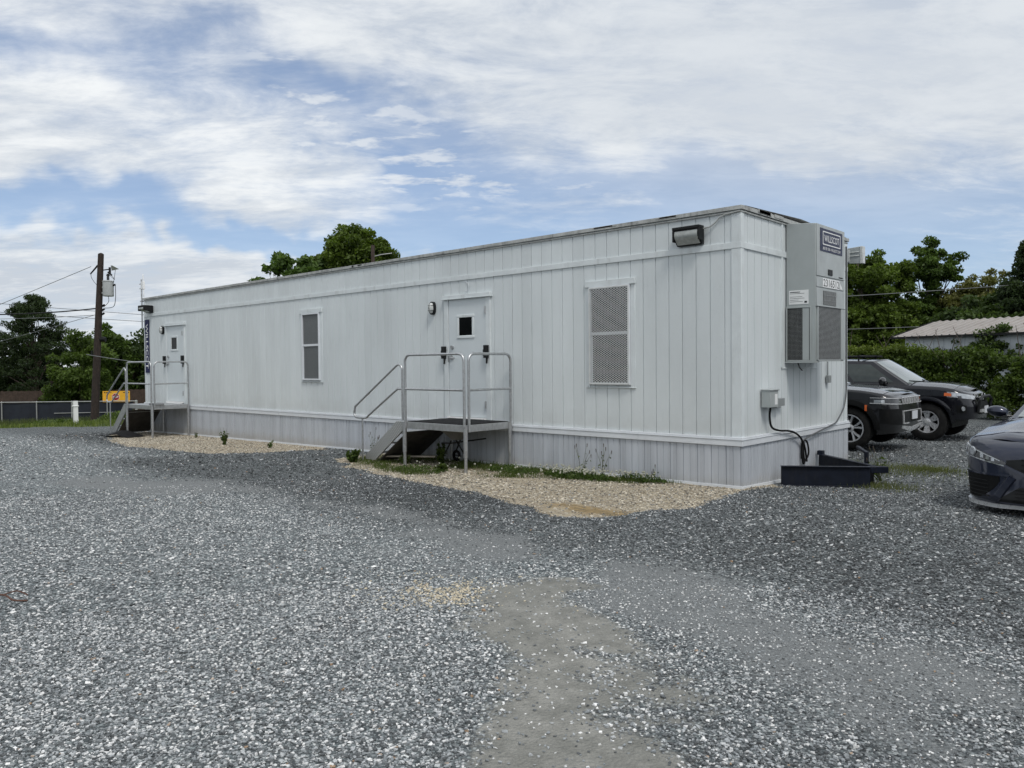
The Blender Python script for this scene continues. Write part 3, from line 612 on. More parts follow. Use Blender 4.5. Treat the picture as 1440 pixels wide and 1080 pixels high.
# aerial mast at the far corner
am = thing('aerial_mast', None, None); am.parent = tr; ab = Vector((-17.9, -.03, 3.0)); am.location = ab - Vector(tr.location)
b = MB(); b.tube([(0, 0, -.3), (0, 0, 1.06)], .022); b.box(-.08, .05, -.02, .05, .28, .31); b.box(-.08, .05, -.02, .05, .44, .47); b.box(-.14, .0, -.01, .01, .80, .82); b.box(-.14, 0, -.01, .01, .93, .95); b.build('pole', M['steel'], am)
b = MB(); b.box(.03, .16, -.03, .03, .78, 1.0); b.tube([(.14, 0, .56), (.14, 0, .78)], .012); b.tube([(.12, 0, 1.0), (.105, 0, 1.2)], .014); b.build('antenna', M['white'], am, bevel=.005)

# wall air conditioner on the end wall
hb = Vector((.0, 1.85, 1.58)); hv = thing('air_conditioner', 'tall grey wall-hung air conditioner with sign and number', None); hv.parent = tr; hv.location = hb - Vector(tr.location)
def H(o): o.location = -hb; return o
y0, y1, z0, z1, D_ = 1.33, 2.362, 1.583, 3.452, .42
b = MB(); b.prism([(0.016, z0), (D_, z0), (D_, z1 - .02), (.016, z1 + .02)], lambda p: Vector((p[0], y0, p[1])), lambda p: Vector((p[0], y1, p[1]))); H(b.build('cabinet', M['hvac'], hv, bevel=.006))
b = MB()   # side grille opening with inner sheet, seen on the street side
b.box(.02, D_ - .06, y0 - .004, y0 - .0005, 1.60, 2.305); H(b.build('side_opening', M['darkgap'], hv))
b = MB()
for x in (.018, .345): b.box(x, x + .016, y0 - .016, y0 + .002, 1.585, 2.325)
b.box(.034, .345, y0 - .016, y0 + .002, 2.309, 2.325); b.box(.034, .345, y0 - .016, y0 + .002, 1.585, 1.60); b.box(.005, D_ + .01, y0 - .02, y0 + .1, 1.562, 1.582)
b.box(.245, .335, y0 - .010, y0 - .005, 1.602, 2.306); H(b.build('side_frame', M['hvac'], hv, bevel=.002))
b = MB()
for k in range(40): z = 1.61 + k * .0172; b.box(.036, .243, y0 - .009, y0 - .006, z, z + .003)
for k in range(12): x = .04 + k * .0172; b.box(x, x + .002, y0 - .0115, y0 - .0095, 1.60, 2.305)
H(b.build('side_grille', M['fin'], hv, smooth=0))
b = MB(); X = D_
b.box(X + .0005, X + .014, y0 + .008, y1 - .008, 2.735, 3.43); b.box(X + .0005, X + .010, y0 + .008, y1 - .008, 2.585, 2.722); b.box(X + .0005, X + .012, y0 + .008, y1 - .008, 2.335, 2.572)
b.box(X + .0005, X + .02, y0 + .03, y0 + .055, 1.60, 2.322); b.box(X + .0005, X + .02, y1 - .15, y1 - .01, 1.60, 2.322); b.box(X + .0005, X + .02, y0 + .055, y1 - .15, 1.585, 1.605); b.box(X + .0005, X + .026, y0 + .0, y1, 2.323, 2.334)
H(b.build('front_panel', M['hvac'], hv, bevel=.003))
b = MB(); b.box(X + .0005, X + .004, y0 + .055, y1 - .15, 1.605, 2.322); H(b.build('grille_recess', M['darkgap'], hv))
b = MB()
for k in range(44): z = 1.61 + k * .0162; b.box(X + .005, X + .012, y0 + .056, y1 - .151, z, z + .009)
H(b.build('front_grille', M['fin'], hv, smooth=0))
b = MB(); b.box(X + .0125, X + .015, y0 + .235, y0 + .70, 2.352, 2.545); H(b.build('vent_recess', M['darkgap'], hv))
b = MB()
for k in range(15): y = y0 + .24 + k * .031; b.box(X + .0155, X + .02, y, y + .017, 2.354, 2.543)
for k in range(2): b.box(X + .021, X + .023, y0 + .236, y0 + .70, 2.41 + k * .07, 2.418 + k * .07)
H(b.build('vent', M['fin'], hv, smooth=0))
H(MB().box(X + .0155, X + .019, y0 + .115, y0 + .925, 3.075, 3.385).build('sign_panel', M['slate'], hv))
b = MB(); ya, yb, za, zb_ = y0 + .20, y0 + .845, 3.165, 3.35
for q_ in ((ya, yb, zb_ - .014, zb_), (ya, yb, za, za + .014), (ya, ya + .016, za + .014, zb_ - .014), (yb - .016, yb, za + .014, zb_ - .014)): b.box(X + .0195, X + .0215, *q_)
H(b.build('sign_border', M['white'], hv))
def endm(x, y, z): return Matrix.Translation((x, y, z)) @ Matrix(((0, 0, 1, 0), (1, 0, 0, 0), (0, 1, 0, 0), (0, 0, 0, 1)))
H(text_on('WILLSCOT', M['white'], hv, endm(X + .0205, (ya + yb) / 2, 3.258), .54, .092, offset=.008, extr=0))
H(text_on('800 782 1500 • WILLSCOT.COM', M['white'], hv, endm(X + .0205, (ya + yb) / 2, 3.118), .64, .038, offset=.01, extr=0))
H(MB().box(X + .0105, X + .0125, y0 + .225, y0 + .83, 2.592, 2.715).build('number_plate', M['white'], hv))
H(text_on('2316512', M['ink'], hv, endm(X + .0135, y0 + .53, 2.654), .575, .10, offset=.003, extr=0))
b = MB(); b.add([(X + .0125, y0 + .86, 2.60), (X + .0125, y0 + .95, 2.60), (X + .0125, y0 + .86, 2.69)], [(0, 1, 2)]); H(b.build('sticker', M['white'], hv))
H(MB().box(X + .0145, X + .024, y0 + .40, y0 + .55, 2.765, 2.845).build('badge', M['black'], hv, bevel=.004))
b = MB(); b.box(X + .0145, X + .016, y0 + .80, y0 + .95, 2.752, 2.768); H(b.build('nameplate', M['darkgap'], hv))
H(MB().box(.055, .325, y0 - .004, y0 - .0005, 2.36, 2.55).build('warning_label', M['white'], hv))
b = MB()
for k in range(7):
    z = 2.53 - k * .022; l = (.14, .20, .0, .17, .2, .12, .18)[k]
    if l: b.box(.07, .07 + l, y0 - .0055, y0 - .0045, z - (.010 if k < 1 else .004), z)
b.box(.27, .305, y0 - .0055, y0 - .0045, 2.375, 2.40); H(b.build('label_print', M['ink'], hv, smooth=0))
b = MB(); b.tube([(.17, y0 + .02, 1.565), (.2, y0, 1.50), (.25, y0 - .03, 1.46)], .008); H(b.build('drain_tube', M['black'], hv))
# boxes, cables
b = MB(); b.box(.016, .14, .545, .79, .985, 1.215); b.box(.014, .155, .535, .80, 1.205, 1.222); P_(b.build('meter_box', M['hvac'], tr, bevel=.006)); P_(MB().box(.1405, .142, .68, .76, 1.02, 1.16).build('sticker', M['white'], tr))
b = MB(); b.box(.016, .09, .86, .99, .965, 1.09); b.box(.016, .075, .995, 1.15, .985, 1.09); P_(b.build('socket_box', M['hvacd'], tr, bevel=.006))
b = MB(); b.tube([(.03, 2.80, 1.58), (.03, 2.80, 1.36)], .011); b.box(.014, .06, 2.765, 2.865, 1.26, 1.37); P_(b.build('conduit', M['hvacd'], tr, bevel=.003))
b = MB()
def loop(b, pts, r, n=8):
    out = []
    pts = [Vector(p) for p in pts]
    for i in range(len(pts) - 1):
        p0 = pts[max(i - 1, 0)]; p1 = pts[i]; p2 = pts[i + 1]; p3 = pts[min(i + 2, len(pts) - 1)]
        for k in range(6):
            t_ = k / 6; out.append(.5 * ((2 * p1) + (p2 - p0) * t_ + (2 * p0 - 5 * p1 + 4 * p2 - p3) * t_ * t_ + (3 * p1 - p0 - 3 * p2 + p3) * t_ ** 3))
    out.append(pts[-1]); b.tube(out, r, n)
loop(b, [(.09, .66, .985), (.075, .67, .86), (.07, .74, .72), (.07, .96, .66), (.085, 1.25, .635), (.085, 1.50, .58), (.075, 1.72, .47), (.06, 1.80, .30), (.06, 1.84, .16), (.065, 1.79, .14), (.06, 1.76, .3), (.06, 1.80, .44), (.06, 1.88, .30), (.06, 1.93, .15)], .014)
loop(b, [(.05, 1.87, .15), (.06, 1.99, .25), (.06, 1.96, .40), (.06, 1.86, .46), (.05, 1.78, .40), (.05, 1.77, .2)], .013)
P_(b.build('power_cable', M['rubber'], tr))
b = MB(); loop(b, [(.03, 3.58, 3.4), (.03, 3.58, 2.2), (.03, 3.58, 1.4), (.04, 3.55, 1.1), (.05, 3.42, .86), (.07, 3.1, .68), (.07, 2.95, .63), (.07, 2.4, .56), (.06, 1.95, .49), (.05, 1.78, .45)], .011)
P_(b.build('data_cable', pm('grey_cable', (.08, .085, .09), .5), tr))

# ------------------------------------------------------------------ steel drawbar frame lying by the end wall
M['beam'] = pm('navy_black_steel', (.007, .010, .019), .5, var=.3, vs=8, dirt=(.03, .028, .026), dirt_amt=.4, spec=.25)
hf = thing('drawbar_frame', 'low black steel A-shaped towing frame on the gravel below the air conditioner', 'tow frame', (.6, 1.5, -.05))
def Q(o): o.location = -Vector(hf.location); return o
b = MB(); b.bar((.17, .80, .075), (1.09, 1.43, .075), .008, .245); b.bar((.17, .80, .204), (1.09, 1.43, .204), .075, .012); b.bar((.17, .80, -.05), (1.09, 1.43, -.05), .075, .012); Q(b.build('beam', M['beam'], hf, bevel=.003))
b = MB(); b.bar((.06, 2.38, .10), (1.06, 1.66, .075), .01, .22); b.bar((.06, 2.38, .215), (1.06, 1.66, .192), .075, .012); b.box(.05, .13, 2.33, 2.42, .21, .27); Q(b.build('beam', M['beam'], hf, bevel=.003))
b = MB(); b.bar((1.05, 1.50, .16), (1.20, 1.72, .15), .09, .085); b.bar((.9, 1.45, .15), (1.1, 1.68, .15), .10, .05); Q(b.build('coupler', M['beam'], hf, bevel=.008))
b = MB(); b.bar((.84, 2.05, -.08), (.84, 2.05, .33), .05, .05); b.bar((.84, 2.05, .315), (.62, 2.35, .36), .045, .035); b.bar((.84, 2.05, .05), (.96, 1.74, .12), .05, .05); Q(b.build('jack_post', M['beam'], hf, bevel=.004))

# ------------------------------------------------------------------ entry stairs
m, t = newmat('diamond_plate'); P = t.obj; a1 = t.sep(P)
k_ = 2 * PI / .055
dd = t.m('MULTIPLY', t.m('ABSOLUTE', t.m('SINE', t.m('MULTIPLY', t.m('ADD', a1[0], a1[2]), k_ / 2))), t.m('ABSOLUTE', t.m('SINE', t.m('MULTIPLY', t.m('SUBTRACT', a1[0], a1[2]), k_ / 2))))
dm = t.ramp(dd, .45, .65); t.put(t.b.inputs['Base Color'], t.mix(dm, (.42, .43, .43), (.57, .58, .58))); t.b.inputs['Metallic'].default_value = .7; t.b.inputs['Roughness'].default_value = .42; t.put(t.b.inputs['Normal'], t.bump(dm, 1, .006)); M['diamond'] = m
M['riser'] = pm('dark_step_underside', (.06, .056, .05), .7, metal=.0, var=.3, vs=6, dirt=(.03, .028, .025), dirt_amt=.6)
def arc(c, r, a0, a1, pl, n=6):
    """quarter bend in a plane; pl(u, v) -> point"""
    return [pl(c[0] + r * math.cos(R(a0 + (a1 - a0) * k / n)), c[1] + r * math.sin(R(a0 + (a1 - a0) * k / n))) for k in range(n + 1)]
def stair(xr, xl, yf, zt, zr, run, label, plate, mat_black, topz):
    """deck from xl to xr along the wall, steps going down towards -x"""
    base = Vector(((xl + xr) / 2, yf / 2, float(gh((xl + xr) / 2, yf / 2, False)))); s = thing('entry_steps', label, 'steps', base)
    def q(o): o.location = -base; return o
    yb = -.075; zg = base.z
    b = MB()
    b.box(xl + .001, xr - .001, yf, yf + .04, zt - .105, zt); b.box(xr - .04, xr, yf + .041, yb, zt - .105, zt); b.box(xl, xl + .04, yf + .041, yb, zt - .105, zt); b.box(xl + .041, xr - .041, yb - .04, yb, zt - .105, zt)
    q(b.build('deck_frame', M['alu'], s, bevel=.004))
    b = MB(); b.box(xl + .041, xr - .041, yf + .041, yb - .041, zt - .03, zt - .004)
    for k in range(1, 4): y = yf + (yb - yf) * k / 4; b.box(xl + .041, xr - .041, y - .02, y + .02, zt - .09, zt - .031)
    q(b.build('deck', M['alu'], s))
    if mat_black:
        b = MB(); b.box(xl + .03, xr - .03, yf + .025, yb - .02, zt + .001, zt + .009); q(b.build('deck_mat', M['rubber'], s))
    gz = lambda x, y: float(gh(x, y)) - .01
    for x, y in ((xr - .0, yf - .012), (xl, yf - .012), (xr, yb - .02), (xl + .06, yb - .02)):
        b = MB(); g_ = gz(x, y); up = zt + (.02 if y > -.5 and x < xr - .2 else .04)
        b.tube([(x, y, g_ + .24), (x, y, zt - .0)], .034, 12); b.tube([(x, y, g_), (x, y, g_ + .3)], .026, 12); b.tube([(x, y, g_ - .0), (x, y, g_ + .008)], .045, 12); q(b.build('leg', M['steel'], s))
    rt = zt + 1.09 if topz is None else topz; rm = rt - .545; rr = .021
    # front rail
    b = MB(); pf = lambda u, v: Vector((u, yf - .015, v)); r_ = .11
    b.tube([pf(xl + .03, zt - .1), pf(xl + .03, rt - r_)] + arc((xl + .03 + r_, rt - r_), r_, 180, 90, pf) + arc((xr - .02 - r_, rt - r_), r_, 90, 0, pf) + [pf(xr - .02, zt - .05)], rr, 10)
    b.tube([pf(xl + .03, rm), pf(xr - .02, rm)], rr * .9, 10); q(b.build('guard_rail', M['steel'], s))
    b = MB(); ps = lambda u, v: Vector((xr + .02, u, v)); y0_ = yf + .045; y1_ = -.09
    b.tube([ps(y0_, zt - .1), ps(y0_, rt - r_)] + arc((y0_ + r_, rt - r_), r_, 180, 90, ps) + arc((y1_ - r_, rt - r_), r_, 90, 0, ps) + [ps(y1_, zt - .1)], rr, 10)
    b.tube([ps(y0_, rm), ps(y1_, rm)], rr * .9, 10); q(b.build('guard_rail', M['steel'], s))
    # hand rail beside the flight
    b = MB(); ph_ = lambda u, v: Vector((u, yf - .02, v)); xs0 = xl - .035; xe = xl - 1.33; r_ = .09; sl = (zt + .92 - (zt + .17)) / (1.33 - .27)
    top = [ph_(xs0, zt + .02), ph_(xs0, rt - .24)] + arc((xs0 - r_, rt - .24), r_, 0, 125, ph_) + [ph_(xe + .02, zt + .21)] + arc((xe + .07, zt + .10), r_ * .85, 150, 270, ph_) + [ph_(xe + .26, zt + .02)]
    top += [ph_(xe + .34, zt + .03), ph_(xe + .40, zt + .075), ph_(xs0 - .20, rm - .045), ph_(xs0 - .12, rm), ph_(xs0, rm)]
    b.tube(top, rr * .9, 10); b.tube([ph_(xe + .22, zt + .01), ph_(xe + .22, gz(xe + .22, yf))], .015, 8); q(b.build('hand_rail', M['steel'], s))
    # flight
    for y in (yf + .0, yb - .05):
        b = MB(); z_t = zt + .0; zb_ = zg + .10; xt = xl - .02; xb = xl - run
        poly = [(xt - .20, z_t - .0), (xt + .0, z_t - .0), (xt + .0, z_t - .11), (xb + .26, zg + .02), (xb, zg + .02), (xb, zg + .09)]
        b.prism(poly, lambda p: Vector((p[0], y, p[1])), lambda p: Vector((p[0], y + .03, p[1]))); q(b.build('stringer', M[plate], s, bevel=.003))
    n = 3
    for k in range(n):
        zz_ = zt - (k + 1) * (zt - zg) / (n + 1); x1 = xl - .05 - k * (run - .2) / n
        b = MB(); b.box(x1 - .27, x1, yf + .031, yb - .051, zz_ - .03, zz_); q(b.build('tread', M['alu'], s, bevel=.003))
    b = MB(); nb = 5
    for k in range(nb):  # slatted backing under the treads
        u0 = k / nb; u1 = (k + .985) / nb
        pa = (xl - .0 - u0 * (run - .30), zt - .17 - u0 * (zt - zg - .17)); pb = (xl - .0 - u1 * (run - .30), zt - .17 - u1 * (zt - zg - .17))
        b.bar((( pa[0] + pb[0]) / 2, yf + .032, (pa[1] + pb[1]) / 2), ((pa[0] + pb[0]) / 2, yb - .052, (pa[1] + pb[1]) / 2), .012, math.dist(pa, pb), (pa[0] - pb[0], 0, pa[1] - pb[1]))
    q(b.build('riser', M['riser'], s, smooth=0))
    return s
stair(-3.865, -5.275, -1.055, .672, None, 1.06, 'metal entry steps with black-matted landing below the nearer door', 'diamond', True, 1.745)
stair(-15.03, -16.56, -.99, .655, None, 1.08, 'metal entry steps with bare landing below the far door', 'alu', False, 1.735)
# small things around the steps
b = MB(); b.box(-15.36, -14.98, -.94, -.72, .656, .705); tag(b.build('paving_block', pm('grey_concrete_block', (.20, .21, .22), .8, var=.2), None, bevel=.008), 'flat grey block lying on the corner of the far landing', 'block')
b = MB(); b.bar((-16.1, -.16, .665), (-15.35, -.14, .665), .08, .022); tag(b.build('white_board', M['white'], None, bevel=.004), 'narrow white board lying on the far landing against the door', 'board')
# black liner sheet humped over a hollow
rows = []
for i in range(11):
    u = i / 10; row = []
    for j in range(7):
        v = j / 6; x = -16.95 + 1.25 * u; y = -1.62 + .5 * v + .25 * u; row.append(Vector((x, y, float(gh(x, y)) + .02 + .13 * math.sin(PI * u) ** 1.4 * math.sin(PI * (.15 + .7 * v)) * (1 - .3 * math.sin(7 * u)))))
    rows.append(row)
tag(MB().grid(rows).build('liner_sheet', M['rubber'], None), 'crumpled black liner sheet humped at the foot of the far steps', 'liner')
# folding cart stored below the near landing
ct = thing('utility_cart', 'small cart with pale hopper stored under the nearer landing', 'cart', (-4.75, -.45, 0))
b = MB(); b.add([(-.3, -.14, .56), (.32, -.14, .57), (.32, .18, .57), (-.3, .18, .56), (-.05, -.02, .36), (.08, -.02, .36), (.08, .06, .36), (-.05, .06, .36)], [(0, 1, 5, 4), (1, 2, 6, 5), (2, 3, 7, 6), (3, 0, 4, 7), (4, 5, 6, 7)]); b.build('hopper', pm('dusty_plastic', (.22, .21, .19), .6), ct, bevel=.01)
b = MB(); b.tube([(-.1, -.2, .32), (.1, -.2, .33), (.5, -.1, .39), (.75, -.05, .43)], .012); b.tube([(.02, -.1, .36), (-.12, -.12, .14)], .012); b.tube([(.02, .1, .36), (-.12, .12, .14)], .012); b.tube([(.02, 0, .36), (.3, 0, .04)], .012); b.build('frame', M['black'], ct)
for y in (.14,):
    b = MB(); b.lathe([(.05, -.015), (.085, -.015), (.09, 0), (.085, .015), (.05, .015)], Matrix.Translation((-.12, y, .09)) @ Matrix.Rotation(PI / 2, 4, 'X'), 24); b.tube([(-.12 - .06, y, .09), (-.12 + .06, y, .09)], .008); b.build('wheel', M['rubber'], ct)
b = MB(); b.bar((-6.0, -.95, .055), (-5.1, -.55, .075), .09, .025); tag(b.build('timber_offcut', pm('grey_weathered_timber', (.30, .27, .22), .8, var=.3), None, bevel=.004), 'weathered timber offcut lying in the weeds under the nearer steps', 'timber')
b = MB(); b.bar((-13.4, -.5, -.1), (-12.4, -.55, -.1), .0, 0) if False else None
# ------------------------------------------------------------------ foliage
def leaf_mat(name, trans=.35, rough=.55):
    m, t = newmat(name); at = t.node('ShaderNodeAttribute', attribute_name='tint')
    t.put(t.b.inputs['Base Color'], at.outputs['Color']); t.b.inputs['Roughness'].default_value = rough; t.b.inputs['Specular IOR Level'].default_value = .25
    tr_ = t.node('ShaderNodeBsdfTranslucent'); t.put(tr_.inputs[0], t.mix(1, at.outputs['Color'], (1.2, 1.3, .6), 'MULTIPLY'))
    mx = t.node('ShaderNodeMixShader'); mx.inputs[0].default_value = trans; t.l.new(t.b.outputs[0], mx.inputs[1]); t.l.new(tr_.outputs[0], mx.inputs[2])
    t.l.new(mx.outputs[0], t.n['Material Output'].inputs[0]); return m
LEAF = leaf_mat('leaf')
BARK = pm('bark', (.075, .06, .048), .85, var=.35, vs=5, bump=.8, bs=14)
def leaf_quads(P, size, ca, cb, shade, up=.35, aspect=.55):
    """P (n,3) centres -> rhombus leaves, tint by shade 0..1"""
    n = len(P); a = rng.normal(size=(n, 3)); a /= np.linalg.norm(a, axis=1)[:, None]
    nr = rng.normal(size=(n, 3)); nr[:, 2] = np.abs(nr[:, 2]) + up; nr -= a * (nr * a).sum(1)[:, None]; nr /= np.linalg.norm(nr, axis=1)[:, None]
    w = np.cross(nr, a); s = (size * rng.uniform(.65, 1.35, n))[:, None]
    V = np.stack([P - a * s, P + w * s * aspect, P + a * s, P - w * s * aspect], 1).reshape(-1, 3); F = np.arange(4 * n).reshape(-1, 4)
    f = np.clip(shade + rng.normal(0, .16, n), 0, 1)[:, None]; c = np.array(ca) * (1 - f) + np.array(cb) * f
    return V, F, c * rng.uniform(.8, 1.2, (n, 1))
def clumps_in(parts, n):
    """clump centres spread through ellipsoids, biased to the shell and broken up"""
    out = []; vol = np.array([p[3] * p[4] * p[5] for p in parts]); vol = vol / vol.sum()
    for p, k in zip(parts, np.maximum(1, (vol * n).astype(int))):
        d = rng.normal(size=(k, 3)); d /= np.linalg.norm(d, axis=1)[:, None]; r = rng.uniform(.15, 1, k) ** .45
        out.append(np.array(p[:3]) + d * r[:, None] * np.array(p[3:6]))
    return np.concatenate(out)
def foliage(C_, cr, nleaf, leaf, ca, cb, flat=.75, up=.35, aspect=.55):
    k = len(C_); rad = cr * rng.uniform(.55, 1.3, k); w = rad ** 2; i = rng.choice(k, nleaf, p=w / w.sum())
    d = rng.normal(size=(nleaf, 3)); d /= np.linalg.norm(d, axis=1)[:, None]; r = rad[i] * rng.uniform(.25, 1.05, nleaf) ** .7
    off = d * r[:, None]; off[:, 2] *= flat; P = C_[i] + off
    cs = rng.uniform(.1, .9, k); sh = cs[i] * .6 + .4 * np.clip(.5 + d[:, 2] * .5, 0, 1)  # upper leaves of each clump tinted lighter, top light painted into the colour
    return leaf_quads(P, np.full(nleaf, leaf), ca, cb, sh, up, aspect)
def tree(name, label, x, y, h, parts, ncl, cr, nleaf, leaf, ca, cb, tr_r=.22, limbs=14, group=None, lean=(0, 0), flat=.75, up=.35, aspect=.55, extra=None, bare=0):
    z0 = float(gh(x, y, False)); T = thing(name, label, 'tree', (x, y, z0), 0, group)
    C_ = clumps_in(parts, ncl)
    if extra is not None: C_ = np.concatenate([C_, extra])
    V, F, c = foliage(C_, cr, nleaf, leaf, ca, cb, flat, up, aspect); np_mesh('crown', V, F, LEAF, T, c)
    b = MB(); pts = [Vector((lean[0] * u + .12 * math.sin(5 * u + x), lean[1] * u + .1 * math.cos(4 * u + y), h * .86 * u)) for u in [k / 8 for k in range(9)]]
    b.tube(pts, [tr_r * (1 - .8 * k / 8) for k in range(9)], 8)
    sel = C_[rng.choice(len(C_), min(limbs, len(C_)), replace=False)]
    for e in sel:
        e = Vector(e); u = min(.9, max(.22, (e.z / h) * .62 + rng.uniform(-.08, .05))); s_ = pts[0].lerp(pts[0], 0); k = u * 8; i0 = min(7, int(k)); s_ = pts[i0].lerp(pts[i0 + 1], k - i0)
        mid = s_.lerp(e, .5) + Vector((rng.normal(0, .15), rng.normal(0, .15), rng.normal(.1, .15))); r0 = tr_r * (1 - .8 * u) * .55
        b.tube([s_, mid, e], [r0, r0 * .6, r0 * .18], 5)
    b.build('trunk', BARK, T); return T
G1 = ((.032, .058, .013), (.105, .165, .036)); GD = ((.016, .029, .013), (.052, .080, .030)); GM_ = ((.027, .048, .016), (.082, .125, .038)); GY = ((.040, .070, .014), (.115, .17, .036)); GB = ((.075, .085, .024), (.18, .18, .06))
SKY_T = ((.042, .068, .012), (.13, .19, .032))
# behind the trailer
tree('maple_tree', 'tall full dark green maple showing above the middle of the trailer roof', -41.2, 24.1, 13.6, [(.1, .1, 10.0, 2.6, 2.6, 3.3), (1.6, 1.5, 9.6, 1.6, 1.6, 2.5), (-1.7, -1.6, 8.9, 1.9, 1.9, 2.2), (-3.0, -2.8, 8.0, 1.3, 1.3, 1.5)], 360, .55, 60000, .13, *SKY_T, tr_r=.3, limbs=30)
tree('young_tree', 'open-crowned lighter tree left of the big maple, sky showing through it', -42.2, 19.8, 12.2, [(0, 0, 9.2, 1.7, 1.7, 2.4), (-1.5, -1.4, 8.3, 1.2, 1.2, 1.0), (1.2, 1.1, 9.4, 1.2, 1.2, 1.8)], 85, .42, 5200, .17, (.05, .09, .02), (.12, .19, .05), tr_r=.16, limbs=45)
pb = thing('utility_pole', 'brown wooden pole top with small arm standing in front of the maple above the roof', 'pole', (-34.1, 20.4, -1)); b = MB(); b.tube([(0, 0, 0), (0, 0, 10.0)], [.16, .11], 8); b.build('shaft', pm('old_pole_wood', (.05, .033, .027), .8, var=.3), pb)
b = MB(); b.tube([(0, 0, 9.3), (.4, .35, 9.42), (.85, .8, 9.5)], .03, 6); b.build('bracket_arm', M['alu'], pb)
# left background
def conifer(name, label, x, y, h, rad, nleaf, leaf, ca, cb, group=None, lean=(0, 0), top=.2, n=150, cr=.55):
    ex = []
    for k in range(n):
        u = rng.uniform(.06, 1) ** .8; r = rad * (1 - u) ** .62 * rng.uniform(.35, 1.08) + top * .3; a = rng.uniform(0, 2 * PI); ex.append((r * math.cos(a) + lean[0] * u, r * math.sin(a) + lean[1] * u, h * u - r * .12))
    return tree(name, label, x, y, h, [(lean[0], lean[1], h * .93, top, top, h * .05)], 3, cr, nleaf, leaf, ca, cb, tr_r=.2, limbs=40, group=group, flat=.55, up=.1, aspect=.35, extra=np.array(ex), lean=lean)
gl = 'trees beyond the far fence'
conifer('cedar_tree', 'dark ragged cedar, tallest of the trees left of the utility pole', -69.0, 11.9, 9.9, 5.2, 34000, .12, *GD, group=gl, top=.5, n=230, cr=.62)
conifer('cedar_tree', 'dark cedar at the left edge of the photo behind the fence', -75.5, 8.0, 8.7, 4.4, 26000, .17, *GD, group=gl, top=1.2, n=140, cr=.75)
tree('young_tree', 'bright yellow-green young tree behind the fence, nearest left of the pole', -54.5, 10.6, 6.6, [(0, 0, 3.6, 1.9, 1.9, 2.6), (.1, .1, 5.2, 1.0, 1.0, 1.5), (-.8, -.7, 1.7, 1.6, 1.6, 1.2)], 95, .55, 17000, .10, *GY, tr_r=.1, group=gl)
tree('leafy_tree', 'mid green bushy tree just left of the pole behind the young one', -60.5, 14.8, 7.2, [(0, 0, 4.6, 2.0, 2.0, 2.7), (-1.5, -1, 2.6, 1.6, 1.6, 1.8)], 90, .6, 15000, .13, *G1, tr_r=.15, group=gl)
tree('leafy_tree', 'dark green bushy tree immediately right of the utility pole', -60.0, 17.6, 6.8, [(0, 0, 4.3, 2.0, 2.0, 2.6), (1.2, 1.6, 3.4, 2.0, 2.0, 2.2)], 90, .6, 16000, .13, *GM_, tr_r=.15, group=gl)
conifer('cedar_tree', 'dark pointed tree rising beside the far corner of the trailer', -59.5, 20.6, 9.4, 3.6, 26000, .15, *GM_, group=gl, top=1.3, n=120, cr=.7)
conifer('cedar_tree', 'low dark cedar between the bright young tree and the pole', -68, 19.5, 5.5, 3.2, 14000, .16, *GD, group=gl, top=1.6, n=90, cr=.7)
wd = []
C_ = np.stack([rng.uniform(-96, -66, 260), rng.uniform(-8, 36, 260), rng.uniform(-1.5, 3.6, 260)], 1); C_[:, 0] = -86 + (C_[:, 1] * .75) + rng.uniform(-2, 2, 260)
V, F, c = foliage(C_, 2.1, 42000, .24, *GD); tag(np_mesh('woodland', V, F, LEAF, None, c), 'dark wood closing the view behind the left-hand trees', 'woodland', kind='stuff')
# right background
gr_ = 'trees behind the metal-roofed shed'
tree('leafy_tree', 'broad dark green tree right beside the trailer corner, tallest of the background group', -19.6, 62.5, 12.8, [(0, 0, 8.2, 3.4, 3.4, 3.6), (1.8, 1.8, 8.8, 2.2, 2.2, 3.0), (-1.2, -1, 4.2, 3.6, 3.6, 3.6), (1.8, 1.6, 4.0, 3.2, 3.2, 3.4)], 480, .62, 62000, .15, *SKY_T, tr_r=.35, limbs=26, group=gr_)
tree('leafy_tree', 'rounded green tree with bare lower limbs left of the olive one', -15.6, 68.5, 13.0, [(.3, .3, 10.2, 2.4, 2.4, 2.6), (-.5, -.5, 5, 3.0, 3.0, 3.4)], 230, .55, 30000, .15, *G1, tr_r=.28, limbs=30, group=gr_)
tree('leafy_tree', 'olive brown-green tree with twiggy top above the shed roof', -11.2, 70.5, 10.4, [(0, 0, 6.6, 4.0, 4.0, 3.2), (2.8, 2.6, 5.8, 2.8, 2.8, 2.6), (-2, -2, 4.2, 2.6, 2.6, 3)], 330, .6, 40000, .14, *GB, tr_r=.25, limbs=60, group=gr_)
tree('leafy_tree', 'low mid green tree just over the shed ridge', -9.6, 62.0, 6.6, [(0, 0, 4.4, 3.6, 3.6, 2.3), (2.6, 2.4, 4.2, 2.6, 2.6, 2.0)], 120, .8, 22000, .18, *GM_, tr_r=.2, group=gr_)
conifer('fir_tree', 'dark dense fir at the right edge of the photo', -6.4, 61.8, 10.6, 3.0, 28000, .19, *GD, group=gr_, top=.8, n=150, cr=.75)
C_ = np.stack([rng.uniform(-40, 12, 200), rng.uniform(70, 84, 200), rng.uniform(-.3, 6.4, 200)], 1)
V, F, c = foliage(C_, 2.2, 40000, .26, *GD); tag(np_mesh('woodland', V, F, LEAF, None, c), 'dark wood behind the shed and the right-hand trees', 'woodland', kind='stuff')

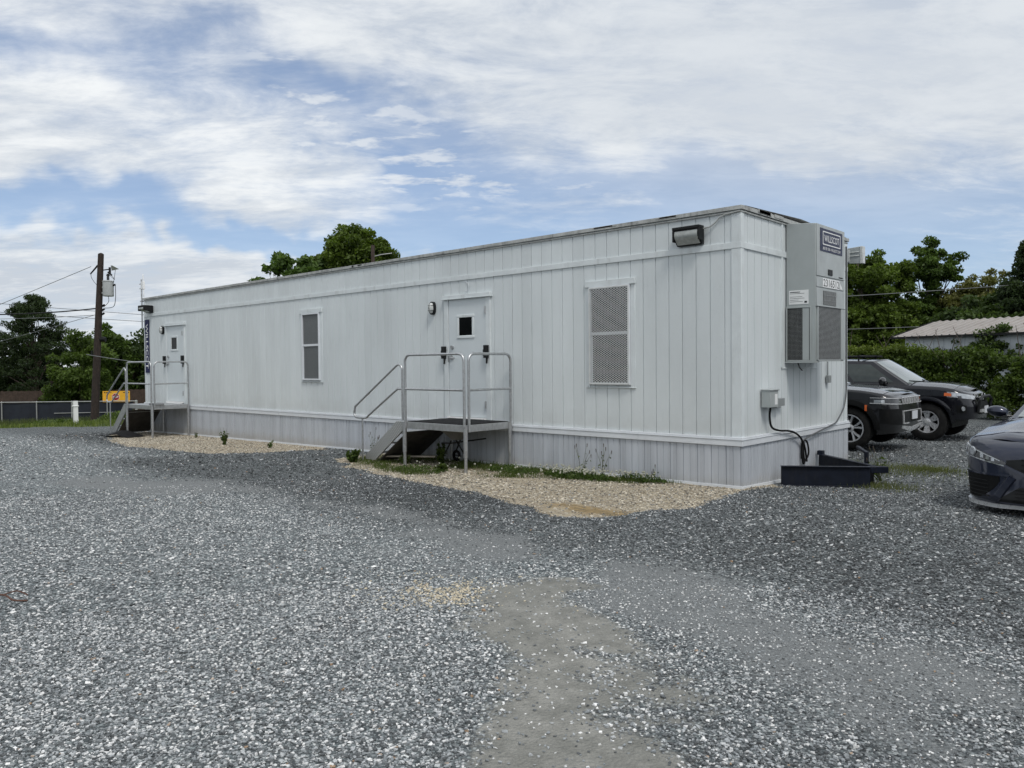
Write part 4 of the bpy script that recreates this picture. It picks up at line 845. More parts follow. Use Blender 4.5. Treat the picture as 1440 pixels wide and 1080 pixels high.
# unseen tree belt added behind the camera to darken reflections in paint and glass
a_ = rng.uniform(R(-175), R(5), 320); r_ = rng.uniform(38, 50, 320); C_ = np.stack([CAMP.x + r_ * np.cos(a_), CAMP.y + r_ * np.sin(a_), rng.uniform(0, 5.0, 320)], 1)
V, F, c = foliage(C_, 2.6, 16000, .6, *GM_); tag(np_mesh('woodland', V, F, LEAF, None, c), 'unseen belt of trees added behind the camera to darken reflections', 'woodland', kind='stuff')

# vine-covered hedge line and shed
A = np.array((-9.6, 19.5)); B_ = np.array((7.5, 15.8)); dr = (B_ - A) / np.linalg.norm(B_ - A); nrm = np.array((dr[1], -dr[0])); Lh = np.linalg.norm(B_ - A)
hT = thing('hedge', 'long tangled green hedge of vines and shrubs along the back of the lot', 'hedge', (float(A[0]), float(A[1]), -.1))
n = 1250; u = rng.uniform(0, Lh, n); zt = rng.uniform(0, 1, n) ** .8; top = 2.16 + .45 * (fbm(u, u * 0, .8, 4) - .5) - .15 * u / Lh; zz_ = .12 + zt * (top - .25)
off = rng.uniform(-.5, .5, n) * (1 - .35 * zt) + .3 * (1 - zt)
C_ = np.stack([dr[0] * u + nrm[0] * off, dr[1] * u + nrm[1] * off, zz_], 1)
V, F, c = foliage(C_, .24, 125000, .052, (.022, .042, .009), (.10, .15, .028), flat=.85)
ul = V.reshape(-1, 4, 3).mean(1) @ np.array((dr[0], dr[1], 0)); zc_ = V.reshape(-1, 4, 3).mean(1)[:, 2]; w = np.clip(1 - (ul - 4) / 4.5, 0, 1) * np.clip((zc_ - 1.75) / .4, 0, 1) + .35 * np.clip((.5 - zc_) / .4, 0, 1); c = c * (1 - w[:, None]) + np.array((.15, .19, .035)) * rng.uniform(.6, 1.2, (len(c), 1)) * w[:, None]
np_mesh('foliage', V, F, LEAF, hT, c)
b = MB()
for k in range(70):
    u0 = rng.uniform(0, Lh); a = Vector((dr[0] * u0, dr[1] * u0, 0)); b.tube([a, a + Vector((rng.normal(0, .2), rng.normal(0, .2), rng.uniform(.8, 1.2))), a + Vector((rng.normal(0, .5), rng.normal(0, .5), rng.uniform(1.8, 2.8)))], [.03, .02, .006], 5)
b.build('stems', BARK, hT)
M['shedroof'] = pm('weathered_metal_roof', (.36, .335, .315), .5, metal=.3, var=.1, vs=1.5, dirt=(.2, .15, .12), dirt_amt=.4)
M['shedwall'] = pm('white_metal_cladding', (.52, .56, .59), .5, var=.1, vs=1.2, dirt=(.3, .3, .3), dirt_amt=.3)
sh = thing('shed', 'long white metal-clad shed with ribbed grey roof behind the hedge', 'shed', (-4.75, 23.5, -.1), math.atan2(-.35, .934))
Ls, Ws, ez, rz_ = 12.4, 4.6, 2.66, 3.22
b = MB()
for k in range(int(Ls / .4)):
    x = k * .4; b.grid([[(x, 0, z), (x + .32, 0, z), (x + .34, -.03, z), (x + .38, -.03, z), (x + .4, 0, z)] for z in (0, ez)])
b.add([(0, 0, 0), (0, Ws, 0), (0, Ws, ez), (0, Ws / 2, rz_), (0, 0, ez)], [(0, 1, 2, 3, 4)]); b.add([(Ls, 0, 0), (Ls, Ws, 0), (Ls, Ws, ez), (Ls, Ws / 2, rz_), (Ls, 0, ez)], [(0, 1, 2, 3, 4)]); b.box(0, Ls, Ws - .02, Ws, 0, ez)
b.build('wall', M['shedwall'], sh, smooth=0)
b = MB()
for k in range(int((Ls + .8) / .3)):
    x = -.4 + k * .3
    for ya_, za_, yb__, zb__ in ((-.25, ez - .03, Ws / 2, rz_ + .06), (Ws + .25, ez - .03, Ws / 2, rz_ + .06)):
        b.grid([[(x, y, z), (x + .235, y, z), (x + .25, y, z + .045), (x + .285, y, z + .045), (x + .3, y, z)] for y, z in ((ya_, za_), (yb__, zb__))])
b.build('roof', M['shedroof'], sh, smooth=0)
b = MB(); b.box(-.4, Ls + .4, -.27, -.255, ez - .10, ez - .02); b.bar((-.41, -.25, ez - .05), (-.41, Ws / 2, rz_ + .03), .02, .12); b.build('fascia', M['darkgap'], sh)
n = 170; us = rng.uniform(0, 12, n); pr = fbm(us, us * 0, .45, 14); zz_ = rng.uniform(0, 1, n) * (.4 + 1.3 * sm(pr, .35, .75)); C_ = np.stack([us, -.12 + 0 * us, 1.5 + zz_ * .6], 1); C_ = np.concatenate([C_, np.stack([rng.normal(3.3, .5, 30), np.full(30, -.15), rng.uniform(1.6, 2.65, 30)], 1), np.stack([rng.normal(3.5, .3, 8), np.full(8, -.1), rng.uniform(2.6, 2.85, 8)], 1)])
V, F, c = foliage(C_, .2, 12000, .052, (.02, .04, .01), (.085, .13, .028))
vn = np_mesh('climbing_vine', V, F, LEAF, None, c); vn.location = sh.location; vn.rotation_euler = sh.rotation_euler; tag(vn, 'leafy vine climbing the shed wall up to its eave', 'vine')

# ------------------------------------------------------------------ far fence, posts, sign
M['rail'] = pm('grey_fence_rail', (.42, .43, .42), .5, metal=.4, var=.15)
M['cloth'] = pm('black_privacy_screen', (.012, .016, .026), .7, var=.35, vs=1.2, bump=.5, bs=3)
fa_ = np.array((-52.2, 1.2)); fb_ = np.array((-41.9, 9.3)); fdir = (fb_ - fa_) / np.linalg.norm(fb_ - fa_); Lf = np.linalg.norm(fb_ - fa_)
fn_ = thing('chain_link_fence', 'low fence with black privacy screen and grey posts beyond the grass', 'fence', (float(fa_[0]), float(fa_[1]), 0))
zf = lambda u: -.28 - .07 * (1 - u / Lf) ; zgf = lambda u: float(gh(fa_[0] + fdir[0] * u, fa_[1] + fdir[1] * u, False))
b = MB(); pt = lambda u, z, o=0: Vector((fdir[0] * u + fdir[1] * o, fdir[1] * u - fdir[0] * o, z))
b.tube([pt(0, zf(0)), pt(Lf, zf(Lf))], .028, 8); b.tube([pt(Lf * .62, zf(0) - .62), pt(Lf, zf(Lf) - .62)], .02, 6); b.build('top_rail', M['rail'], fn_)
rows = [[pt(u, z(u) + .0, -.05 + .03 * math.sin(u * 3.1)) for u in np.linspace(0, Lf * .985, 60)] for z in (lambda u: zf(u) - .05, lambda u: (zf(u) + zgf(u)) / 2, lambda u: zgf(u) - .05)]
MB().grid(rows).build('privacy_screen', M['cloth'], fn_)
for u in list(np.arange(.6, Lf - 1, 2.15)) + [Lf]:
    b = MB(); r_ = .075 if u == Lf else .032; b.tube([pt(u, zgf(u)), pt(u, zf(u) + .03)], r_, 8); b.tube([pt(u, zf(u) + .03), pt(u, zf(u) + .06)], [r_ * 1.1, .01], 8); b.build('post', M['rail'], fn_)
# brown board fence further back
bf0 = np.array((-60.5, 3.2)); bf1 = np.array((-49.5, 19.5)); dl = (bf1 - bf0); Lb = np.linalg.norm(dl); dl = dl / Lb
bfz = thing('board_fence', 'dark brown wooden board fence in the shade under the trees', 'fence', (float(bf0[0]), float(bf0[1]), -1.9)); b = MB()
for k in range(int(Lb / .15)): p = dl * k * .15; hh = 2.0 + .02 * math.sin(k * 2.3); b.bar((p[0], p[1], hh / 2), (p[0] + dl[0] * .138, p[1] + dl[1] * .138, hh / 2), .02, hh)
b.build('boards', pm('brown_fence_boards', (.055, .036, .028), .85, var=.35, vs=4), bfz, smooth=0)
# yellow stop sign board
ys = thing('warning_board', 'yellow board with a red STOP octagon standing behind the fence', 'sign', (-45.75, 9.65, float(gh(-46.3, 9.2, False))), math.atan2(fdir[1], fdir[0]) + R(8))
M['yellow'] = pm('yellow_board', (.80, .42, .03), .5, var=.06); M['red'] = pm('red_sign_face', (.30, .012, .02), .4, var=.06)
zb0 = 1.42
b = MB(); b.box(-.80, .82, -.03, .0, zb0, zb0 + .72); b.build('panel', M['yellow'], ys); 
for x in (-.6, .52): b = MB(); b.box(x, x + .08, .001, .06, 0, zb0 + .6); b.build('post', M['rail'], ys)
oc = lambda r_, y_: [Vector((-.02 + r_ * math.cos(PI / 8 + k * PI / 4), y_, zb0 + .36 + r_ * math.sin(PI / 8 + k * PI / 4))) for k in range(8)]
b = MB(); b.add(oc(.235, -.034), [tuple(range(8))]); b.build('octagon_border', M['white'], ys); b = MB(); b.add(oc(.215, -.038), [tuple(range(8))]); b.build('octagon', M['red'], ys)
mf = Matrix(((1, 0, 0, 0), (0, 0, -1, 0), (0, 1, 0, 0), (0, 0, 0, 1)))
text_on('STOP', M['white'], ys, Matrix.Translation((-.02, -.041, zb0 + .36)) @ mf, .33, .13, offset=.02, extr=0)
b = MB()
for x, w_ in ((-.72, .1), (-.59, .12), (-.44, .08), (-.33, .06), (.44, .09), (.55, .12), (.70, .08)): b.box(x, x + w_, -.034, -.031, zb0 + .60, zb0 + .655)
b.build('print', M['ink'], ys)
wp_ = thing('marker_post', 'white square vinyl post with pyramid cap in the grass verge', 'post', (-28.6, 1.72, -.66)); b = MB(); b.box(-.075, .075, -.075, .075, -.1, 1.0); b.build('shaft', M['white'], wp_, bevel=.008)
b = MB(); b.add([(-.095, -.095, .78), (.095, -.095, .78), (.095, .095, .78), (-.095, .095, .78), (-.095, -.095, .81), (.095, -.095, .81), (.095, .095, .81), (-.095, .095, .81), (0, 0, .88)], [(0, 1, 5, 4), (1, 2, 6, 5), (2, 3, 7, 6), (3, 0, 4, 7), (4, 5, 8), (5, 6, 8), (6, 7, 8), (7, 4, 8), (3, 2, 1, 0)]); b.build('cap', M['white'], wp_)
wp_.rotation_euler.y = R(-2)
# ------------------------------------------------------------------ utility pole with transformer
M['pole'] = pm('dark_pole_wood', (.026, .018, .015), .85, var=.3, vs=6, bump=.7, bs=12, dirt=(.16, .10, .08), dirt_amt=.35)
up = thing('utility_pole', 'tall leaning dark wooden utility pole carrying a grey transformer', 'pole', (-39.84, 6.31, -1.4))
topp = Vector((.40, .36, 9.05)); b = MB(); b.tube([Vector((0, 0, 0)).lerp(topp, k / 6) for k in range(7)] + [topp + Vector((0, 0, .06))], [.21, .20, .19, .18, .17, .155, .145, .05], 14); b.build('shaft', M['pole'], up)
rr_ = Vector((.74, .67, 0)); at_ = lambda z: topp * (z / 9.05)
b = MB(); c = at_(7.02) + rr_ * .47
b.lathe([(0, 0), (.25, 0), (.265, .03), (.27, .06), (.27, .76), (.29, .765), (.29, .80), (.2, .84), (0, .85)], Matrix.Translation(c - Vector((0, 0, 0)) + Vector((0, 0, -.2))), 24); b.bar(at_(7.3), at_(7.3) + rr_ * .3, .1, .08); b.bar(at_(7.0), at_(7.0) + rr_ * .3, .1, .08); b.build('transformer', pm('grey_transformer_paint', (.42, .44, .45), .45, var=.08), up)
b = MB()
for k in range(4): b.lathe([(.03, 0), (.075, .015), (.075, .03), (.03, .05)], Matrix.Translation(c + Vector((0, 0, .66 + .05 * k))), 12)
b.lathe([(.03, 0), (.09, .02), (.06, .12), (0, .14)], Matrix.Translation(c + Vector((0, 0, .86))), 12); b.build('bushing', M['black'], up); b = MB(); b.tube([c + rr_ * .22 + Vector((0, 0, .35)), c + rr_ * .38 + Vector((0, 0, .42))], .05, 8); b.build('bushing', M['black'], up); b = MB()
cu = at_(8.25) + rr_ * .5; b.tube([at_(8.2) + rr_ * .1, cu], .03, 6); b.tube([cu + Vector((0, 0, .1)), cu + Vector((0, 0, -.25))], .06, 8); b.tube([cu + rr_ * -.1 + Vector((0, 0, -.15)), cu + rr_ * .1 + Vector((0, 0, -.32))], .045, 8); b.build('cutout_fuse', M['black'], up); b = MB(); b.tube([at_(8.45) + rr_ * -.15, at_(8.45) + rr_ * -.55 + Vector((0, 0, -.45))], [.05, .035], 8); b.build('insulator', M['black'], up)
for k in range(3): b = MB(); b.tube([at_(6.3 - .22 * k) + rr_ * .18, at_(6.3 - .22 * k) + rr_ * .30 + Vector((0, 0, .08))], .055, 8); b.build('insulator', M['black'], up)
b = MB(); b.add([cu + rr_ * .05 + Vector((0, 0, .2)), cu + rr_ * .5 + Vector((0, 0, 0)), cu + rr_ * .1 + Vector((0, 0, -.08)), cu + rr_ * .2 + Vector((.1, -.1, .18))], [(0, 1, 3), (1, 2, 3), (0, 3, 2)]); b.build('bracket', M['rail'], up)
b = MB(); loop(b, [cu + rr_ * .3 + Vector((0, 0, 0)), cu + rr_ * .2 + Vector((0, 0, -.6)), cu + rr_ * .0 + Vector((0, 0, -1.1)), at_(7.4) + rr_ * .2], .012, 5); loop(b, [cu + Vector((0, 0, -.2)), cu + rr_ * .25 + Vector((0, 0, -.55)), c + Vector((0, 0, 1.0))], .012, 5)
loop(b, [c + rr_ * .38 + Vector((0, 0, .42)), c + rr_ * .38 + Vector((0, 0, -.3)), c + rr_ * .25 + Vector((0, 0, -.75)), at_(6.2) + rr_ * .3], .016, 5); loop(b, [c + Vector((0, 0, -.2)), c + Vector((0, 0, -.5)), at_(6.25) + rr_ * .25], .014, 5); loop(b, [at_(8.3) - rr_ * .5 + Vector((0, 0, -.2)), at_(7.8) - rr_ * .45, at_(7.4) - rr_ * .15], .012, 5)
b.build('jumper_wire', M['black'], up)
b = MB(); c2 = at_(4.55) + rr_ * .3; b.tube([c2 - rr_ * .15, c2 + rr_ * .12], .13, 12); b.build('junction_box', M['black'], up); b = MB(); b.tube([at_(3.7) - rr_ * .28, at_(3.95) - rr_ * .28], .05, 8); b.build('cable_clamp', M['black'], up)
UPO = Vector(up.location)
def wire(a, bb, sag, r, label, mt='black'):
    a = Vector(a); bb = Vector(bb); b = MB(); b.tube([a.lerp(bb, k / 24) - Vector((0, 0, sag * 4 * (k / 24) * (1 - k / 24))) for k in range(25)], r, 5); o = b.build('overhead_cable', M[mt], None); return tag(o, label, 'cable', 'overhead cables')
M['wiregrey'] = pm('weathered_cable', (.16, .17, .18), .6)
wire(UPO + at_(6.2), (-58, -9.5, 7.6), 1.3, .035, 'thick black service cable sagging left from the pole')
wire(UPO + at_(8.4) - rr_ * .5, (-62, -6.5, -.8), .1, .016, 'thin stay cable slanting down left from the pole top', 'wiregrey')
wire(UPO + at_(5.9), (-60, -2.5, .6), .1, .014, 'thin cable slanting down left from mid pole to the trees', 'wiregrey')
wire(UPO + at_(5.85), (-60, -9, 6.0), .7, .014, 'thin lower cable sagging left under the thick one', 'wiregrey')
wire((-84, -12, 9.6), (-60, 26, 5.7), .3, .022, 'higher of the two thin far cables crossing behind the pole', 'wiregrey')
wire((-84, -12, 8.6), (-60, 26, 5.2), .3, .022, 'lower of the two thin far cables crossing behind the pole', 'wiregrey')
wire((-39.6, 5.9, 2.35), (-23.7, 6.9, 1.35), .12, .02, 'pale service cable running from the pole towards the trailer', 'wiregrey')
wire((-24, 46.7, 6.3), (4, 71.2, 8.6), .25, .025, 'upper cable crossing in front of the right-hand trees', 'wiregrey')
wire((-24, 46.7, 4.05), (-9.5, 59.4, 4.45), .1, .02, 'lower cable crossing in front of the right-hand trees', 'wiregrey')

# ------------------------------------------------------------------ grass, clover, weeds
def blades(name, x, y, hgt, wid, ca, cb, label, cat, lean=.35):
    n = len(x); z = gh(x, y) - .005; a = rng.uniform(0, 2 * PI, n); l = rng.uniform(.1, lean, n) * hgt; b_ = rng.uniform(0, 2 * PI, n)
    w = np.stack([np.cos(a) * wid, np.sin(a) * wid, 0 * a], 1); base = np.stack([x, y, z], 1); mid = base + np.stack([np.cos(b_) * l * .35, np.sin(b_) * l * .35, hgt * .6], 1); tip = base + np.stack([np.cos(b_) * l, np.sin(b_) * l, hgt], 1)
    V = np.stack([base - w / 2, base + w / 2, mid + w / 3, tip + w * .02, tip - w * .02, mid - w / 3], 1).reshape(-1, 3); F = (np.array([[0, 1, 2, 5], [5, 2, 3, 4]])[None] + (np.arange(n) * 6)[:, None, None]).reshape(-1, 4)
    f = rng.random((n, 1)); c = np.array(ca) * (1 - f) + np.array(cb) * f
    return tag(np_mesh(name, V, F, LEAF, None, np.repeat(c, 2, 0)), label, cat, kind='stuff')
n = 42000; x = rng.uniform(-6.8, -.8, n); y = rng.uniform(-1.8, 0, n); g_ = zones(x, y)[3]; k = (rng.random(n) < g_ * (.45 + .55 * (fbm(x, y, 3, 70) > .45))) & (y < -.04); x, y = x[k], y[k]
blades('grass', x, y, rng.uniform(.02, .085, len(x)), .0055, (.035, .065, .012), (.12, .15, .04), 'thin patchy grass growing on the soil along the trailer', 'grass', .8)
n = 60000; x = rng.uniform(-42, -21.4, n); y = rng.uniform(-10, 14, n); g_ = zones(x, y)[4]; k = rng.random(n) < g_; x, y = x[k], y[k]
blades('grass', x, y, rng.uniform(.04, .14, len(x)) * (1 + .6 * fbm(x, y, .6, 8)), .022, (.05, .085, .015), (.20, .24, .07), 'bright green grass verge beyond the edge of the gravel', 'grass', .7)
n = 16000; u = rng.uniform(0, Lf, n); o_ = rng.uniform(.3, 4.5, n) ** 1.0; x = fa_[0] + fdir[0] * u + fdir[1] * o_; y = fa_[1] + fdir[1] * u - fdir[0] * o_; k = fbm(x, y, .5, 31) > .42; x, y = x[k], y[k]
blades('tall_grass', x, y, rng.uniform(.2, .75, len(x)), .025, (.035, .06, .015), (.13, .15, .06), 'tall weedy grass standing in front of the screened fence', 'grass', .5)
def leafy_patch(name, cx, cy, rx, ry, hh, n, leaf, ca, cb, label, cat='weeds'):
    a = rng.uniform(0, 2 * PI, n); r = np.sqrt(rng.random(n)); x = cx + rx * r * np.cos(a); y = cy + ry * r * np.sin(a); z = gh(x, y) + hh * rng.random(n) * (1 - r ** 2 * .7) + .01
    V, F, c = leaf_quads(np.stack([x, y, z], 1), np.full(n, leaf), ca, cb, rng.random(n), 1.2, .7); return V, F, c
for cx, cy, rx, ry, hh, n, leaf, lab in ((-33.0, 5.2, 2.0, 1.4, .75, 5200, .045, 'leafy green bush at the foot of the utility pole'), (-30.9, 1.6, 2.2, 1.6, .40, 4600, .045, 'low green bush left of the white post'), (-28.8, 4.5, 1.8, 1.2, .5, 4000, .04, 'green bush right of the white post behind the far steps')):
    V, F, c = leafy_patch('b', cx, cy, rx, ry, hh, n, leaf, (.035, .065, .012), (.13, .18, .045), ''); tag(np_mesh('bush', V, F, LEAF, None, c), lab, 'bush')
Vs, Fs, Cs = [], [], []; o_ = 0
for cx, cy, rx, ry, n in ((-2.25, -.42, .62, .24, 2600), (-1.35, -.22, .42, .13, 900), (-3.4, -.55, .5, .25, 1100), (-4.6, -1.35, .5, .25, 900)):
    V, F, c = leafy_patch('c', cx, cy, rx, ry, .10, n, .013, (.03, .06, .012), (.09, .14, .03), ''); Vs.append(V); Fs.append(F + o_); Cs.append(c); o_ += len(V)
tag(np_mesh('clover', np.concatenate(Vs), np.concatenate(Fs), LEAF, None, np.concatenate(Cs)), 'low clover leaves against the foot of the skirting', 'clover', kind='stuff')
n = 205; x = np.concatenate([rng.normal(-2.3, .33, 150), rng.normal(-1.45, .22, 35), rng.uniform(-5, -2.5, 20)]); y = np.concatenate([rng.normal(-.45, .13, 150), rng.normal(-.24, .06, 35), rng.uniform(-1.4, -.4, 20)]); y = np.minimum(y, -.07)
size = rng.uniform(.011, .019, n); v = ICO[None] * size[:, None, None] * 1.0 + np.stack([x, y, gh(x, y) + rng.uniform(.08, .14, n)], 1)[:, None]
tag(np_mesh('clover_flowers', v.reshape(-1, 3), (ICOF[None] + (np.arange(n) * 12)[:, None, None]).reshape(-1, 3), LEAF, None, np.full((n * 20, 3), .5) * np.array([1, .99, .92])), 'small round white clover flowers by the skirting', 'flowers', kind='stuff')
def weed(x, y, h, ns, label, head=True, leaf=.022, spread=.12, nl=10, group='weeds along the trailer', col=((.03, .055, .012), (.10, .14, .035))):
    T = thing('weed', label, 'weed', (x, y, float(gh(x, y))), 0, group); b = MB(); pts = []; hb_ = MB()
    for k in range(ns):
        a = rng.uniform(0, 2 * PI); tp = Vector((math.cos(a) * spread * rng.uniform(.2, 1), math.sin(a) * spread * .5, h * rng.uniform(.6, 1))); mid = tp * .5 + Vector((tp.x * -.15, 0, .02)); b.tube([(0, 0, 0), mid, tp], [.0035, .003, .0015], 4)
        if head: hb_.tube([tp - Vector((0, 0, .045)), tp, tp + Vector((0, 0, .012))], [.003, .0065, .002], 5)
        for q_ in range(nl): pts.append(Vector((0, 0, 0)).lerp(tp, rng.uniform(.05, .75)) + Vector(rng.normal(0, .015, 3)))
    b.build('stem', pm('dry_stem', (.09, .10, .05), .7) if 'dry_stem' not in bpy.data.materials else bpy.data.materials['dry_stem'], T)
    if head: hb_.build('seed_head', pm('brown_seed_head', (.07, .055, .045), .8) if 'brown_seed_head' not in bpy.data.materials else bpy.data.materials['brown_seed_head'], T)
    if pts: V, F, c = leaf_quads(np.array([tuple(p) for p in pts]), np.full(len(pts), leaf), *col, rng.random(len(pts)), .4, .45); np_mesh('leaves', V, F, LEAF, T, c)
weed(-2.35, -.22, .50, 5, 'tall stalks with brown seed heads behind the white clover, left group', spread=.22, nl=6); weed(-2.0, -.2, .52, 5, 'tall stalks with brown seed heads behind the white clover, right group', spread=.25, nl=3)
weed(-1.2, -.1, .22, 3, 'small weed against the skirting right of the clover', nl=4); weed(-11.6, -.9, .42, 5, 'leafy weed standing on the pale stones between the two steps', False, .045, .2, 16); weed(-10.0, -.75, .2, 4, 'low weed where the pale stones meet the grey gravel', False, .035, .2, 8)
weed(-14.1, -.35, .16, 3, 'small weed on the pale stones by the far steps', False, .03, .1, 6); weed(-6.95, -.42, .55, 6, 'tall thin weed rising beside the nearer steps stringer', True, .02, .18, 6)
weed(-6.45, -1.25, .26, 12, 'dense green tuft at the bottom of the nearer steps', False, .06, .22, 26); weed(-5.0, -.55, .5, 8, 'leafy plant growing under the nearer landing', False, .05, .22, 20); weed(-4.3, -1.15, .16, 6, 'bright green rosette in front of the nearer landing', False, .05, .16, 16); weed(-5.5, -.9, .22, 7, 'low green plant beneath the stairs by the front leg', False, .04, .2, 16)
weed(1.0, 2.1, .5, 9, 'spindly weed standing inside the black towing frame', True, .03, .3, 9, 'weeds by the towing frame'); weed(.35, 1.75, .22, 4, 'broad-leaved weed between the beams of the towing frame', False, .05, .12, 10, 'weeds by the towing frame', ((.06, .11, .02), (.16, .22, .05)))
n = 5000; x = np.concatenate([rng.normal(1.15, .22, 1300), rng.normal(.55, .7, 2600), rng.normal(1.15, .25, 1100)]); y = np.concatenate([rng.normal(3.75, .16, 1300), rng.normal(3.35, .45, 2600), rng.normal(1.55, .2, 1100)])
blades('grass', x, y, rng.uniform(.02, .09, n), .006, (.06, .085, .02), (.19, .20, .09), 'sparse pale grass tufts on the gravel behind the towing frame', 'grass', .8)
# fallen twig at the left edge
tw = lambda x, y, z: (x - 1.36, y - 7.62, z)
b = MB(); loop(b, [tw(-.32, -.12, .045), tw(-.15, -.02, .06), tw(0, 0, .05), tw(.08, .06, .05)], .007, 5); loop(b, [tw(-.15, -.02, .06), tw(-.1, .05, .08), tw(-.02, .09, .06)], .005, 5); tag(b.build('twig', pm('reddish_twig', (.10, .05, .035), .8), None), 'small reddish brown twig lying on the stones at the left edge', 'twig')
# ------------------------------------------------------------------ vehicles (local x forward, y to the car's left, z up; origin on the ground under the front axle)
def paint(name, col, metal=.3, flake=.3):
    m, t = newmat(name); b = t.b; n1 = t.noise(t.obj, 2.2, 4); c = t.mix(1, c4(col), t.ramp(n1, .3, .7, .85, 1.15, 'LINEAR'), 'MULTIPLY')
    z = t.sep(t.obj)[2]; dust = t.m('MULTIPLY', t.ramp(t.m('ADD', z, t.m('MULTIPLY', t.noise(t.obj, 5, 5, .65), .3)), .35, .75, 1, 0), .07); c = t.mix(dust, c, (.16, .155, .14))
    t.put(b.inputs['Base Color'], c); b.inputs['Metallic'].default_value = metal; b.inputs['Roughness'].default_value = .4; b.inputs['Specular IOR Level'].default_value = .1; b.inputs['Coat Weight'].default_value = 1; b.inputs['Coat IOR'].default_value = 1.5; t.put(b.inputs['Coat Roughness'], t.m('ADD', .03, t.m('MULTIPLY', dust, 1.2))); return m
M['tyre'] = pm('tyre_rubber', (.011, .011, .011), .8, var=.3, vs=8, bump=.3, bs=30, dirt=(.05, .047, .04), dirt_amt=.4, spec=.2)
M['rim'] = pm('machined_alloy', (.62, .63, .65), .3, metal=.6, var=.1, vs=9); M['rimdark'] = pm('black_alloy', (.02, .021, .023), .35, metal=.5); M['cladding'] = pm('black_cladding', (.007, .0075, .008), .6, var=.2, vs=5, dirt=(.03, .028, .025), dirt_amt=.3, spec=.12)
M['glass'] = pm('tinted_car_glass', (.034, .044, .043), .03, var=.2, spec=.5, rvar=.01); M['wscreen'] = pm('windscreen_glass', (.16, .19, .19), .04, var=.2, vs=3, spec=1, rvar=.01, coat=1); M['lampglass'] = pm('clear_headlamp', (.40, .42, .44), .08, metal=.6, var=.35, vs=14, coat=1, rvar=.04)
M['lampdark'] = pm('smoked_lamp_housing', (.035, .037, .042), .12, metal=.4, var=.3, vs=12, coat=1); M['amber'] = pm('amber_lens', (.60, .12, .02), .2, var=.1, coat=1); M['gloss'] = pm('gloss_black_trim', (.012, .012, .014), .12, coat=1); M['plate'] = pm('white_plate', (.60, .62, .66), .4, var=.12, vs=10); M['silver'] = pm('silver_trim', (.58, .59, .60), .3, metal=.35, var=.08)
def wheel(parent, x, y, r, rim_r, side, style):
    w = thing('wheel', None, None, (x, y, r)); w.parent = parent; w.rotation_euler.z = 0 if side > 0 else PI
    rot = Matrix.Rotation(-PI / 2, 4, 'X'); hw = .125     # lathe axis -> +y (outer face at +y)
    b = MB(); b.lathe([(rim_r, -hw * .8), (rim_r + .02, -hw), (r - .04, -hw), (r - .008, -hw * .8), (r, -hw * .45), (r, hw * .45), (r - .008, hw * .8), (r - .04, hw), (rim_r + .02, hw), (rim_r, hw * .85)], rot, 48)
    for k in range(56):
        a = 2 * PI * k / 56; 
        for yy0, yy1, s_ in ((-hw * .75, -hw * .1, .5), (hw * .1, hw * .75, 0)):
            aa = a + s_ * 2 * PI / 56; b.box(-.010, .010, yy0, yy1, r - .004, r + .006, Matrix.Rotation(aa, 4, 'Y'))
    b.build('tyre', M['tyre'], w)
    b = MB(); b.lathe([(rim_r, hw * .85), (rim_r - .012, hw * .88), (rim_r - .03, hw * .7), (rim_r - .035, -hw * .5), (.05, -hw * .5)], rot, 40); b.build('barrel', M['rimdark'], w)
    b = MB(); n = {'jeep': 5, 'toyota': 6, 'camry': 5}[style]
    b.lathe([(rim_r - .002, hw * .86), (rim_r - .004, hw * .93), (rim_r - .022, hw * .93), (rim_r - .026, hw * .8)], rot, 40)
    def spoke(a0, a1, w0, w1, d0=.62, d1=.86):
        r0, r1 = .055, rim_r - .015; p = []
        for rr, a, ww, dd in ((r0, a0, w0, d0), ((r0 + r1) / 2, (a0 + a1) / 2, (w0 + w1) / 2, d0 + .12), (r1, a1, w1, d1)):
            cx, cz = rr * math.sin(a), rr * math.cos(a); tx, tz = math.cos(a), -math.sin(a); p.append([Vector((cx - tx * ww / 2, hw * dd, cz - tz * ww / 2)), Vector((cx + tx * ww / 2, hw * dd, cz + tz * ww / 2)), Vector((cx + tx * ww / 2, hw * dd - .05, cz + tz * ww / 2)), Vector((cx - tx * ww / 2, hw * dd - .05, cz - tz * ww / 2)), Vector((cx - tx * ww / 2, hw * dd, cz - tz * ww / 2))])
        b.grid(p)
    for k in range(n):
        a = 2 * PI * k / n
        if style == 'jeep': spoke(a - .10, a - .26, .022, .040); spoke(a + .10, a + .26, .022, .040)
        elif style == 'toyota': spoke(a, a, .075, .135)
        else: spoke(a - .06, a - .2, .03, .03); spoke(a + .06, a + .2, .03, .03)
    b.lathe([(.075, hw * .55), (.07, hw * .68), (.05, hw * .74), (0, hw * .75)], rot, 20); b.build('rim', M['rim'], w)
    b = MB(); b.lathe([(.036, hw * .751), (.034, hw * .79), (0, hw * .80)], rot, 16); b.build('hub_cap', M['gloss'] if style == 'jeep' else M['silver'], w)
    return w
def pl(x, xs, ys): return float(np.interp(x, xs, ys))
